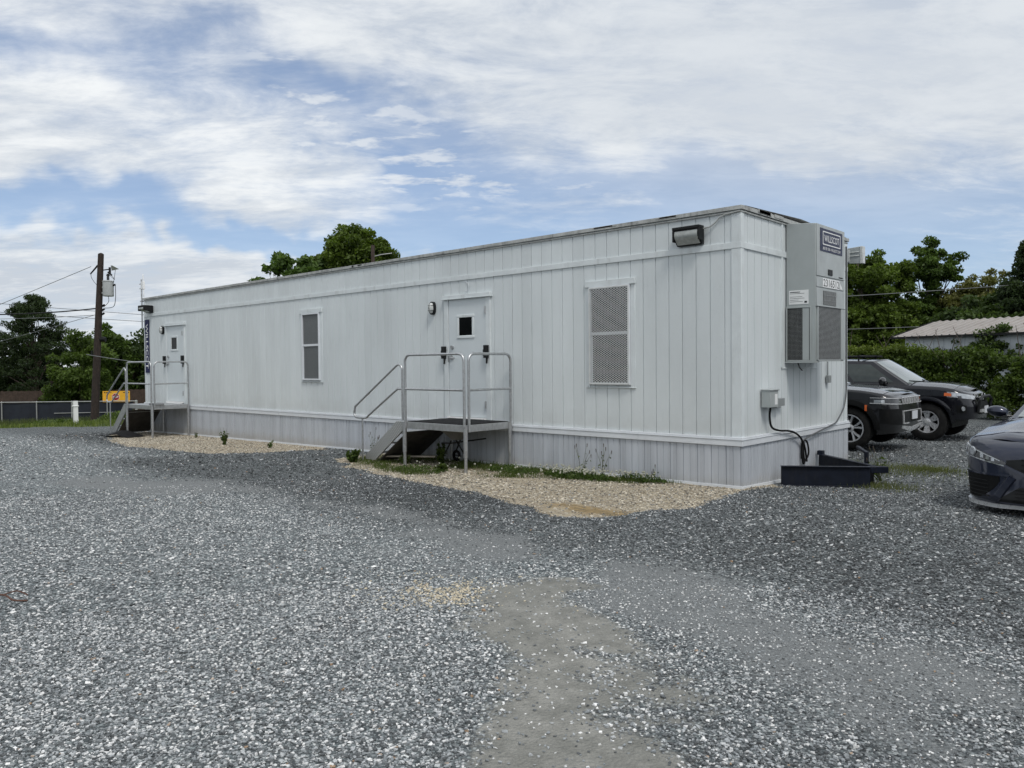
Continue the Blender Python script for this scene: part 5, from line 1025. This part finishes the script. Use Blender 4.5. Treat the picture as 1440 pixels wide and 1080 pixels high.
class Car:
    def __init__(s, root, c): s.root = root; s.c = c
    def outline(s, u, z):
        """u in 0..1 wraps the nose (0 centre line), 1..2 runs along the flank, 2..3 wraps the tail"""
        c = s.c; hw = c['hw'] * pl(z, *c['tuck']); xn = c['xn'] + pl(z, *c['nose']); xr = c['xr'] + pl(z, *c['tail'])
        xc = c['xn'] - c['cr']; xc2 = c['xr'] + .35; e = 2 / c.get('sq', 3.0)
        def w(x): return hw * pl(x, *c['plan'])
        if u <= 1:
            a = u * PI / 2; return xc + (xn - xc) * math.cos(a) ** e, w(xc) * math.sin(a) ** e
        if u <= 2: x = xc + (xc2 - xc) * (u - 1); return x, w(x)
        a = (3 - u) * PI / 2; return xc2 + (xr - xc2) * math.cos(a) ** .6, w(xc2) * math.sin(a) ** .6
    def P(s, u, z, off=0, sd=1):
        x, y = s.outline(u, z)
        if off:
            e = 1e-3; x1, y1 = s.outline(max(0, u - e), z); x2, y2 = s.outline(min(3, u + e), z); tx, ty = x2 - x1, y2 - y1; l = math.hypot(tx, ty) or 1
            nx, ny = (-ty / l, tx / l) if u < 2.0 else (-ty / l, tx / l)
            if nx * (x - (s.c['xn'] + s.c['xr']) / 2) + ny * y < 0: nx, ny = -nx, -ny
            x += nx * off; y += ny * off
        return Vector((x, y * sd, z))
    def ux(s, x):  # flank position -> u
        c = s.c; xc = c['xn'] - c['cr']; xc2 = c['xr'] + .35; return 1 + (x - xc) / (xc2 - xc)
    def body(s, mat):
        c = s.c; us = sorted(set([k / 16 for k in range(17)] + [1 + k / 110 for k in range(111)] + [2 + k / 10 for k in range(11)])); NV = 18
        def zb(u):
            x, _ = s.outline(u, .5); z = pl(x, *c['sill']) 
            for ax in (0, -c['wb']):
                d = x - ax
                if abs(d) < c['arch']: z = max(z, c['wr'] + math.sqrt(c['arch'] ** 2 - d * d) * c.get('archk', 1))
            return z
        b = MB()
        for sd in (1, -1):
            rows = []
            for k in range(NV + 1):
                v = k / NV; row = []
                for u in us:
                    x, _ = s.outline(u, .9); zt = pl(x, *c['top']); z0 = zb(u); z = z0 + (zt - z0) * v; p = s.P(u, z, 0, sd)
                    edge = (zt - z) / .07
                    if edge < 1: q = .045 * (1 - math.sqrt(max(0, 1 - (1 - edge) ** 2))); p.y -= q * sd * min(1, abs(p.y) / .3); p.x -= q * .8 if u < .8 else 0
                    row.append(p)
                rows.append(row)
            b.grid(rows, flip=sd < 0)
            tops = rows[-1]
            if sd == 1: L = tops
            else: Rr = tops
            # inner return of the arch edge
            b.grid([[p for p in rows[0]], [Vector((p.x, p.y * .90, p.z)) for p in rows[0]]])
        rows = []
        for k in range(13):
            f = k / 12; row = []
            for p, q in zip(L, Rr):
                y = p.y + (q.y - p.y) * f; yn = (y / p.y) if abs(p.y) > 1e-4 else 0; cr = pl(p.x, *c['crown']); z = p.z + cr * (1 - abs(yn) ** 2.6)
                for (yc, wd_, hh) in c.get('ridges', ()):
                    if p.x > c['cowl'] - .1: z += hh * math.exp(-((abs(y) - yc) / wd_) ** 2) * min(1, max(0, (c['xn'] - p.x) / .5))
                row.append(Vector((p.x, y, z)))
            rows.append(row)
        b.grid(rows)
        b.build('body', mat, s.root, smooth=50, recalc=False)
        b = MB(); x0, x1 = c['xr'] + .3, c['xn'] - .42; hy = c['hw'] - .26; b.box(x0, x1, -hy, hy, c['wr'] - .12, .62)
        for ax in (0, -c['wb']):
            for sd in (1, -1): rl_ = c['arch'] + .03; b.grid([[Vector((ax + rl_ * math.cos(PI * k / 16), y_, c['wr'] + rl_ * math.sin(PI * k / 16))) for k in range(17)] for y_ in (sd * (c['hw'] - .40), sd * (c['hw'] - .06))]); b.grid([[Vector((ax + q_ * rl_ * math.cos(PI * k / 16), sd * (c['hw'] - .40), c['wr'] + q_ * rl_ * math.sin(PI * k / 16))) for k in range(17)] for q_ in (0, 1)])
        b.build('underbody', M['black'], s.root)
    def U(s, f):  # lateral fraction of the half width -> u on the nose
        return 2 / PI * math.asin(min(1, f) ** (s.c.get('sq', 3.0) / 2))
    def lat(s, b, f0, f1, zlo, zhi, off=.006, sd=1, nu=14, nv=4):
        g0 = zlo if callable(zlo) else (lambda t_: zlo); g1 = zhi if callable(zhi) else (lambda t_: zhi); rows = []
        for j in range(-1, nv + 2):
            v = min(max(j / nv, 0), 1); row = []
            for i in range(-1, nu + 2):
                t_ = min(max(i / nu, 0), 1); o_ = off if (0 <= j <= nv and 0 <= i <= nu) else -.012; z = g0(t_) + (g1(t_) - g0(t_)) * v; row.append(s.P(s.U(f0 + (f1 - f0) * t_), z, o_, sd))
            rows.append(row)
        b.grid(rows); return b
    def patch(s, b, u0, u1, zlo, zhi, off=.006, sd=1, nu=14, nv=4, round_=0):
        """panel lying on the body; zlo/zhi are numbers or functions of 0..1 along u"""
        f0 = zlo if callable(zlo) else (lambda t_: zlo); f1 = zhi if callable(zhi) else (lambda t_: zhi); rows = []
        for j in range(-1, nv + 2):
            v = min(max(j / nv, 0), 1); row = []
            for i in range(-1, nu + 2):
                t_ = min(max(i / nu, 0), 1); o_ = off if (0 <= j <= nv and 0 <= i <= nu) else -.012; z = f0(t_) + (f1(t_) - f0(t_)) * v; row.append(s.P(u0 + (u1 - u0) * t_, z, o_, sd))
            rows.append(row)
        b.grid(rows); return b
    def cabin(s, mat, roofmat=None):
        """glasshouse: corners given at belt and roof"""
        c = s.c; g = c['cab']; A0, A1, D1, D0 = g['A0'], g['A1'], g['D1'], g['D0']   # x of windscreen base, windscreen top, rear top, rear base
        zb, zr, yb_, yr = g['zb'], g['zr'], g['yb'], g['yr']; zba = g.get('zba', zb)
        def side(f, v, off=0, sd=1):
            xb_ = A0 + (D0 - A0) * f; xt = A1 + (D1 - A1) * f; x = xb_ + (xt - xb_) * v; yy = yb_ + (yr - yb_) * v + .035 * math.sin(v * PI) ; yy *= 1 - g.get('taper', .05) * abs(2 * f - 1) ** 3
            z = pl(f, [0, 1], [zba, zb]); z = z + (zr + g.get('arc', .02) * math.sin(f * PI) - z) * v; return Vector((x, (yy + off) * sd, z))
        b = MB()
        for sd in (1, -1): b.grid([[side(i / 20, j / 8, 0, sd) for i in range(21)] for j in range(9)], flip=sd < 0)
        rows = []
        for i in range(21):
            p = side(i / 20, 1); rows.append([Vector((p.x + (.10 * (1 - (k / 6 - 1) ** 2) if i == 0 else (-.08 * (1 - (k / 6 - 1) ** 2) if i == 20 else 0)), p.y * (1 - k / 6), p.z + .045 * (1 - abs(1 - k / 6) ** 2.4))) for k in range(13)])
        b.grid(rows)
        def scr(f, k, v, off=0):
            p = side(f, v); yy = p.y * (1 - k / 6); bow = (1 - (k / 6 - 1) ** 2); dx = (.22 if f == 0 else -.12) * bow * (1 - v) + (.10 if f == 0 else -.08) * bow * v
            return Vector((p.x + dx + (off if f == 0 else -off), yy, p.z + .045 * (1 - abs(1 - k / 6) ** 2.4) * v + .02 * bow * (1 - v) + off * .8))
        for f in (0, 1): b.grid([[scr(f, k, j / 6) for k in range(13)] for j in range(7)], flip=f == 1)
        b.build('cabin', mat, s.root, smooth=50, recalc=False)
        b = MB(); b.grid([[scr(0, .55 + k * (12 - 1.1) / 12, .03 + .91 * j / 6, .006) for k in range(13)] for j in range(7)]); ws = b.build('windscreen', M['wscreen'], s.root, recalc=False)
        b = MB(); b.grid([[scr(1, .7 + k * (12 - 1.4) / 12, .1 + .8 * j / 6, .006) for k in range(13)] for j in range(7)]); b.build('rear_window', M['glass'], s.root, recalc=False)
        for sd in (1, -1):
            for (f0, f1, v0, v1) in g['win']:
                b = MB(); b.grid([[side(f0 + (f1 - f0) * i / 10 + (0), v0 + (v1 - v0) * j / 6, .007, sd) for i in range(11)] for j in range(7)]); b.build('side_window', M['glass'], s.root, recalc=False)
        s.side = side
        b = MB(); 
        for sd in (1, -1): b.tube([side(.0, -.01, .012, sd), side(.5, -.012, .012, sd), side(.97, -.01, .012, sd)], .009, 6)
        b.build('belt_moulding', M[g.get('belt', 'gloss')], s.root)
        b = MB(); p0 = scr(0, 2, .02, .02); p1 = scr(0, 7.5, .10, .03); b.tube([p0, p1], .011, 5); p0 = scr(0, 6.5, .02, .02); p1 = scr(0, 11, .10, .03); b.tube([p0, p1], .011, 5); b.build('wiper', M['black'], s.root)
    def mirror(s, x, y, z, mat, w=.24, h=.17):
        for sd in (1, -1):
            b = MB(); rows = []
            for i in range(9):
                t_ = i / 8; k = math.sin(PI * (.12 + .80 * t_)) ** .7; rows.append([Vector((x + .02 + .085 * k * math.cos(a), (y + .03 + w * t_) * sd, z + .02 * t_ + h / 2 * k * (math.sin(a)))) for a in [2 * PI * j / 14 for j in range(15)]])
            b.grid(rows); b.add([rows[-1][j] for j in range(14)], [tuple(range(14))]); b.add([rows[0][j] for j in range(14)], [tuple(range(14))]); o = b.build('mirror', mat, s.root, smooth=60)
            b = MB(); b.bar((x + .02, (y - .06) * sd, z - .06), (x + .02, (y + .10) * sd, z - .05), .07, .035); b.build('arm', M['gloss'], o)
    def seam(s, xs, z0, z1, off=.002):
        b = MB()
        for sd in (1, -1):
            for x in xs: u = s.ux(x); b.tube([s.P(u, z0 + (z1 - z0) * k / 8, off, sd) for k in range(9)], .004, 4)
        b.build('panel_gap', M['black'], s.root)

def flare(car, mat, ax, w, off, a0=0, a1=180, zk=1):
    c = car.c
    for sd in (1, -1):
        b = MB()
        rows = []
        for rr, o_ in ((c['arch'] - .012, -.02), (c['arch'] - .012, off), (c['arch'] + w * .5, off), (c['arch'] + w, off * .6), (c['arch'] + w, -.01)):
            row = []
            for k in range(31):
                a = R(a0 + (a1 - a0) * k / 30); x = ax + rr * math.cos(a); z = c['wr'] + rr * math.sin(a) * (c.get('archk', 1) if rr < c['arch'] else 1); row.append(None); uu = car.ux(x)
                if uu < 1:   # ahead of the corner: find u on the nose curve
                    lo, hi = 0.0, 1.0
                    for _ in range(30):
                        md = (lo + hi) / 2
                        if car.outline(md, z)[0] > x: lo = md
                        else: hi = md
                    uu = lo
                row[-1] = car.P(uu, z, o_, sd)
            rows.append(row)
        b.grid(rows, flip=sd < 0); b.build('wheel_arch_trim', mat, car.root, recalc=False)

# ---- dark grey SUV with seven-slot grille
root = thing('parked_suv', 'dark grey SUV with slotted chrome grille parked nose out behind the trailer', 'car', (-.68, 6.68, -.045), R(0)); J = dict(hw=.965, xn=.835, xr=-4.0, cr=.46, wb=2.96, wr=.385, arch=.455, sq=4.2,
    tuck=([.2, .35, .5, .8, .95, 1.1, 1.25], [.93, .965, .99, 1.0, .99, .965, .93]), nose=([.2, .33, .45, .62, .75, .85, .95, 1.05, 1.2], [-.14, -.03, .0, .0, -.015, -.03, -.045, -.11, -.25]), tail=([.2, .5, .9, 1.2], [.1, 0, .03, .1]),
    plan=([-4.1, -3.4, 0, .4], [.95, 1, 1, .985]), sill=([-4.1, -3.6, -2.4, -.5, .45, .9], [.42, .36, .30, .30, .28, .33]), top=([-4, -.75, .2, .7, .9], [1.20, 1.16, 1.09, 1.02, .965]), crown=([-4, -.8, 0, .7, .9], [.02, .04, .045, .035, .01]), cowl=-.75, ridges=((.55, .1, .014),),
    cab=dict(A0=-.55, A1=-1.45, D1=-3.65, D0=-3.95, zb=1.20, zba=1.15, zr=1.74, yb=.90, yr=.66, win=((.06, .30, .08, .86), (.34, .62, .06, .88), (.66, .92, .06, .86)), belt='chrome'))
SP = paint('dark_grey_metallic_paint', (.017, .0175, .0195), .5); car = Car(root, J); car.body(SP); car.cabin(SP); car.mirror(-1.0, .93, 1.16, SP)
for ax in (0, -2.96):
    for sd in (1, -1): wheel(root, ax, sd * .82, .385, .262, sd, 'jeep')
flare(car, M['cladding'], 0, .085, .022); flare(car, M['cladding'], -2.96, .085, .022)
for sd in (1, -1):
    b = MB(); car.patch(b, car.U(.60), 1.0, lambda t_: .855 + .02 * t_, lambda t_: .945 + .01 * t_, .010, sd); o = b.build('headlight', M['lampdark'], root); 
    b = MB(); car.patch(b, .80, .985, .872, .925, .014, sd); car.patch(b, car.U(.63), car.U(.70), .868, .90, .014, sd, 5, 2); b.build('lamp', M['lampglass'], o); b = MB(); car.patch(b, car.U(.58), 1.0, lambda t_: .838 + .018 * t_, lambda t_: .850 + .02 * t_, .016, sd, 14, 1); car.patch(b, car.U(.58), 1.0, lambda t_: .947 + .01 * t_, lambda t_: .955 + .01 * t_, .016, sd, 14, 1); b.build('bezel', M['silver'], o)
    b = MB(); car.patch(b, 1.012, 1.021, lambda t_: .72, .83, .03, sd, 3, 3); b.build('side_marker', M['amber'], root)
    b = MB(); car.patch(b, car.U(.62), .93, lambda t_: .46 + .04 * t_, lambda t_: .76, .004, sd); b.build('bumper_intake', M['cladding'], root)
b = MB()
for sd in (1, -1): car.lat(b, 0, .58, .838, .962, .004, sd)
gr = b.build('grille', M['gloss'], root)
b = MB()
for k in range(-3, 4):
    uc = abs(k) * .158; 
    for sd in ((1, -1) if k == 0 else ((1,) if k > 0 else (-1,))):
        lo = max(0, uc - .056); hi = uc + .056
        car.lat(b, lo, hi, .954, .963, .016, sd, 4, 1); car.lat(b, lo, hi, .838, .847, .016, sd, 4, 1)
        for e_ in ((hi - .018, hi),) + (((lo, lo + .018),) if k else ()): car.lat(b, e_[0], e_[1], .848, .952, .016, sd, 2, 3)
b.build('slot_surround', M['silver'], gr)
b = MB()
for sd in (1, -1): car.lat(b, 0, .54, .50, .70, .010, sd)
o = b.build('lower_intake', M['black'], root); b = MB()
for sd in (1, -1): car.lat(b, 0, .58, .707, .720, .020, sd); car.lat(b, .56, .585, .50, .705, .020, sd, 3, 4); car.lat(b, .30, .585, .478, .498, .022, sd)
b.build('bright_surround', M['silver'], o); b = MB()
for sd in (1, -1): car.lat(b, 0, .62, lambda t_: .30 + .10 * t_, lambda t_: .40 + .05 * t_, .012, sd)
b.build('skid_plate', M['silver'], root)
b = MB(); b.box(.862, .877, -.155, .155, .55, .70); b.build('number_plate', M['plate'], root)
car.seam((-.72, -1.85, -2.85), .42, 1.12)
b = MB()
for sd in (1, -1): b.tube([(-1.6, .60 * sd, 1.80), (-2.6, .62 * sd, 1.82), (-3.6, .60 * sd, 1.78)], .02, 8); b.box(-1.62, -1.55, .58 * sd - .02, .58 * sd + .02, 1.73, 1.80); b.box(-3.62, -3.55, .58 * sd - .02, .58 * sd + .02, 1.72, 1.78)
b.build('roof_rail', M['black'], root)

# ---- black off-roader behind it
root = thing('parked_suv', 'black off-road SUV with roof rack and amber-tipped headlights parked farthest back', 'car', (-.20, 9.86, -.105), R(0)); J = dict(hw=.94, xn=.85, xr=-3.9, cr=.50, wb=2.79, wr=.395, arch=.47, sq=3.4, archk=1.0,
    tuck=([.3, .5, .7, .95, 1.1, 1.25], [.93, .97, .99, 1.0, .97, .93]), nose=([.3, .45, .6, .75, .88, 1.0, 1.12, 1.25], [-.10, .0, .02, .02, -.02, -.07, -.20, -.35]), tail=([.2, .5, .9, 1.2], [.1, 0, .03, .1]),
    plan=([-4, -3.4, 0, .4], [.96, 1, 1, .98]), sill=([-4.1, -3.4, -2.2, -.5, .45, .9], [.52, .46, .42, .42, .44, .48]), top=([-4, -.75, .2, .7, .9], [1.24, 1.19, 1.14, 1.08, 1.0]), crown=([-4, -.8, 0, .7, .9], [.02, .05, .07, .06, .01]), cowl=-.6, ridges=((.5, .12, .02),),
    cab=dict(A0=-.42, A1=-1.18, D1=-3.5, D0=-3.8, zb=1.22, zba=1.18, zr=1.69, yb=.88, yr=.66, win=((.055, .31, .09, .86), (.35, .62, .06, .88), (.67, .92, .06, .84)), belt='gloss'))
BP = paint('black_car_paint', (.0075, .008, .012), .35); car = Car(root, J); car.body(BP); car.cabin(BP); car.mirror(-.86, .90, 1.24, M['gloss'], .25, .2)
for ax in (0, -2.79):
    for sd in (1, -1): wheel(root, ax, sd * .80, .395, .24, sd, 'toyota')
flare(car, BP, 0, .07, .03); flare(car, BP, -2.79, .07, .03)
for sd in (1, -1):
    b = MB(); car.patch(b, car.U(.52), .99, lambda t_: .87 + .06 * t_, lambda t_: .945 + .095 * t_ ** .8, .012, sd); o = b.build('headlight', M['lampglass'], root)
    b = MB(); car.patch(b, .93, 1.004, lambda t_: .945 + .01 * t_, lambda t_: 1.005 + .015 * t_, .018, sd, 4, 3); b.build('indicator', M['amber'], o); b = MB(); car.patch(b, .70, .80, .905, .955, .018, sd, 4, 3); b.build('projector', M['lampdark'], o)
    b = MB(); car.patch(b, .60, .86, .60, .76, .004, sd); b.build('fog_lamp_recess', M['cladding'], root); b = MB(); b.lathe([(0, .0), (.045, .0), (.05, -.01)], Matrix.Translation(car.P(.70, .69, .02, sd)) @ Matrix.Rotation(PI / 2, 4, 'Y') @ Matrix.Rotation(sd * -.5, 4, 'X'), 14); b.build('fog_lamp', M['lampglass'], root)
b = MB()
for sd in (1, -1): car.lat(b, 0, .50, .86, .98, .006, sd)
o = b.build('grille', M['gloss'], root); b = MB()
for sd in (1, -1): car.lat(b, 0, .50, .975, .990, .02, sd); car.lat(b, 0, .48, .915, .925, .02, sd)
b.lathe([(.075, 0), (.085, .01), (.085, .02), (.07, .02)], Matrix.Translation((.84, 0, .925)) @ Matrix.Rotation(PI / 2, 4, 'Y'), 20); b.build('grille_bar', M['chrome'], o); b = MB()
for sd in (1, -1): car.lat(b, 0, .55, .60, .82, .008, sd)
b.build('lower_intake', M['black'], root); b = MB(); b.box(.80, .91, -.40, .40, .57, .69); b.tube([(.87, -.52, .60), (.91, -.52, .86), (.91, -.3, .93), (.91, .3, .93), (.91, .52, .86), (.87, .52, .60)], .032, 10); b.build('bull_bar', M['black'], root)
b = MB(); b.box(.82, .94, -.48, -.24, .61, .67); b.build('winch_light', M['silver'], root); b = MB(); b.box(.915, .93, -.155, .155, .58, .73); b.build('number_plate', M['plate'], root)
car.seam((-.62, -1.7, -2.65), .52, 1.15); b = MB(); 
for y in (-.58, .58): b.tube([(-1.35, y, 1.80), (-3.4, y, 1.80)], .022, 8)
for x in (-1.5, -2.1, -2.7, -3.3): b.bar((x, -.6, 1.82), (x, .6, 1.82), .05, .03); b.bar((x, -.58, 1.68), (x, -.58, 1.8), .03, .03, (1, 0, 0)); b.bar((x, .58, 1.68), (x, .58, 1.8), .03, .03, (1, 0, 0))
b.build('roof_rack', M['black'], root)

# ---- dark blue sedan facing the camera on the right
root = thing('parked_sedan', 'dark navy sedan with silver lower lip facing the camera at the right edge', 'car', (3.34, .90, -.06), R(-95)); J = dict(hw=.915, xn=.97, xr=-3.9, cr=.62, wb=2.825, wr=.335, arch=.385, sq=2.5,
    tuck=([.15, .3, .45, .65, .8, 1.0], [.945, .965, .985, 1.0, .985, .93]), nose=([.15, .22, .3, .45, .58, .68, .75, .82, 1.0], [-.02, .02, .0, -.02, -.04, -.06, -.12, -.24, -.6]), tail=([.2, .5, .9, 1.2], [.1, 0, .03, .1]),
    plan=([-4, -3.2, 0, .35], [.95, 1, 1, .985]), sill=([-4.1, -3.2, -2.4, -.4, .40, .55, .97], [.28, .22, .19, .19, .19, .15, .14]), top=([-4, -3, -.9, -.2, .45, .8, .97], [1.02, 1.0, .955, .90, .815, .745, .70]), crown=([-4, -.9, 0, .6, .9, .97], [.02, .07, .085, .055, .02, .0]), cowl=-.7, ridges=((.48, .09, .022),),
    cab=dict(A0=-.62, A1=-1.65, D1=-2.95, D0=-3.55, zb=.99, zba=.95, zr=1.40, yb=.82, yr=.58, win=((.10, .42, .1, .86), (.47, .78, .08, .86)), belt='chrome'))
NP = paint('navy_car_paint', (.020, .025, .046), .6); car = Car(root, J); car.body(NP); car.cabin(NP); car.mirror(-.95, .87, 1.0, NP, .21, .14)
for ax in (0, -2.825):
    for sd in (1, -1): wheel(root, ax, sd * .79, .335, .235, sd, 'camry')
for sd in (1, -1):
    b = MB(); car.lat(b, .46, .992, lambda t_: .555 + .085 * t_, lambda t_: .590 + .155 * t_ ** .8, .008, sd, 18, 6); o = b.build('headlight', M['lampdark'], root)
    b = MB(); b.lathe([(0, .012), (.042, .010), (.05, .0)], Matrix.Translation(car.P(car.U(.84), .675, .014, sd)) @ Matrix.Rotation(PI / 2, 4, 'Y') @ Matrix.Rotation(-sd * .7, 4, 'X'), 18); b.build('projector', M['lampglass'], o)
    b = MB(); car.lat(b, .47, .992, lambda t_: .553 + .08 * t_, lambda t_: .563 + .08 * t_, .013, sd, 16, 1); car.lat(b, .52, .99, lambda t_: .600 + .135 * t_ ** .9, lambda t_: .607 + .138 * t_ ** .9, .013, sd, 12, 1)
    for k in range(3): car.lat(b, .58 + .065 * k, .615 + .065 * k, .595 + .012 * k, .625 + .02 * k, .013, sd, 2, 2)
    car.lat(b, .975, .996, .635, .745, .013, sd, 3, 4); b.build('light_strip', M['lampglass'], o)
    b = MB(); car.lat(b, .53, .99, lambda t_: .40 - .19 * min(1, t_ * 1.9) ** .7, lambda t_: .445, .004, sd, 16, 5); b.build('side_vent', M['cladding'], root)
    b = MB()
    for k in range(5): car.lat(b, .66, .97, .235 + .038 * k, .243 + .038 * k, .010, sd, 10, 1)
    b.build('vent_slats', M['black'], root)
    b = MB(); car.lat(b, .42, .992, lambda t_: .452, lambda t_: .468, .016, sd, 14, 1); b.build('bumper_crease', NP, root)
    b = MB(); rows = []
    for i in range(9):
        q_ = i / 8; s0 = .39 + .20 * q_; z_ = .45 - .26 * q_; rows.append([car.P(car.U(s0 - .045), z_ - .02, -.01, sd), car.P(car.U(s0 - .03), z_ - .01, .018, sd), car.P(car.U(s0 + .03), z_ + .01, .022, sd), car.P(car.U(s0 + .05), z_ + .02, -.01, sd)])
    b.grid(rows); b.build('bumper_blade', NP, root)
b = MB()
for sd in (1, -1): car.lat(b, 0, .57, .20, lambda t_: .36 - .16 * max(0, (t_ - .55) / .45), .006, sd, 14, 6)
o = b.build('lower_grille', M['black'], root); b = MB()
for sd in (1, -1):
    for k in range(4): car.lat(b, 0, .36, .225 + .034 * k, .233 + .034 * k, .011, sd, 10, 1)
b.build('slats', M['cladding'], o); b = MB()
for sd in (1, -1): car.lat(b, 0, .455, lambda t_: .41 + .14 * t_, lambda t_: .675 - .06 * t_, .005, sd, 12, 6)
o = b.build('upper_grille', M['black'], root); b = MB()
for sd in (1, -1): car.lat(b, 0, .47, lambda t_: .365 + .185 * t_ ** 1.1, lambda t_: .415 + .16 * t_ ** 1.1, .020, sd, 12, 2)
b.build('lower_frame', NP, o); b = MB()
for sd in (1, -1):
    for k in range(3): car.lat(b, 0, .30, lambda t_: .50 + .05 * k + .03 * t_, lambda t_: .508 + .05 * k + .03 * t_, .011, sd, 10, 1)
b.build('slats', M['cladding'], o)
b = MB(); b.lathe([(0, .01), (.06, .008), (.065, 0)], Matrix.Translation((.925, 0, .58)) @ Matrix.Rotation(PI / 2, 4, 'Y'), 20); b.build('badge', M['chrome'], root)
b = MB()
for sd in (1, -1): car.lat(b, 0, 1.0, lambda t_: .138 - .012 * sm(t_, .3, .6), lambda t_: .175 - .008 * sm(t_, .3, .6), .028, sd, 30, 2)
b.build('lower_lip', M['silver'], root)
b = MB(); b.box(.955, .968, -.155, .155, .38, .50); b.build('number_plate', M['plate'], root)
car.seam((-.72, -1.8, -2.75), .3, .9)
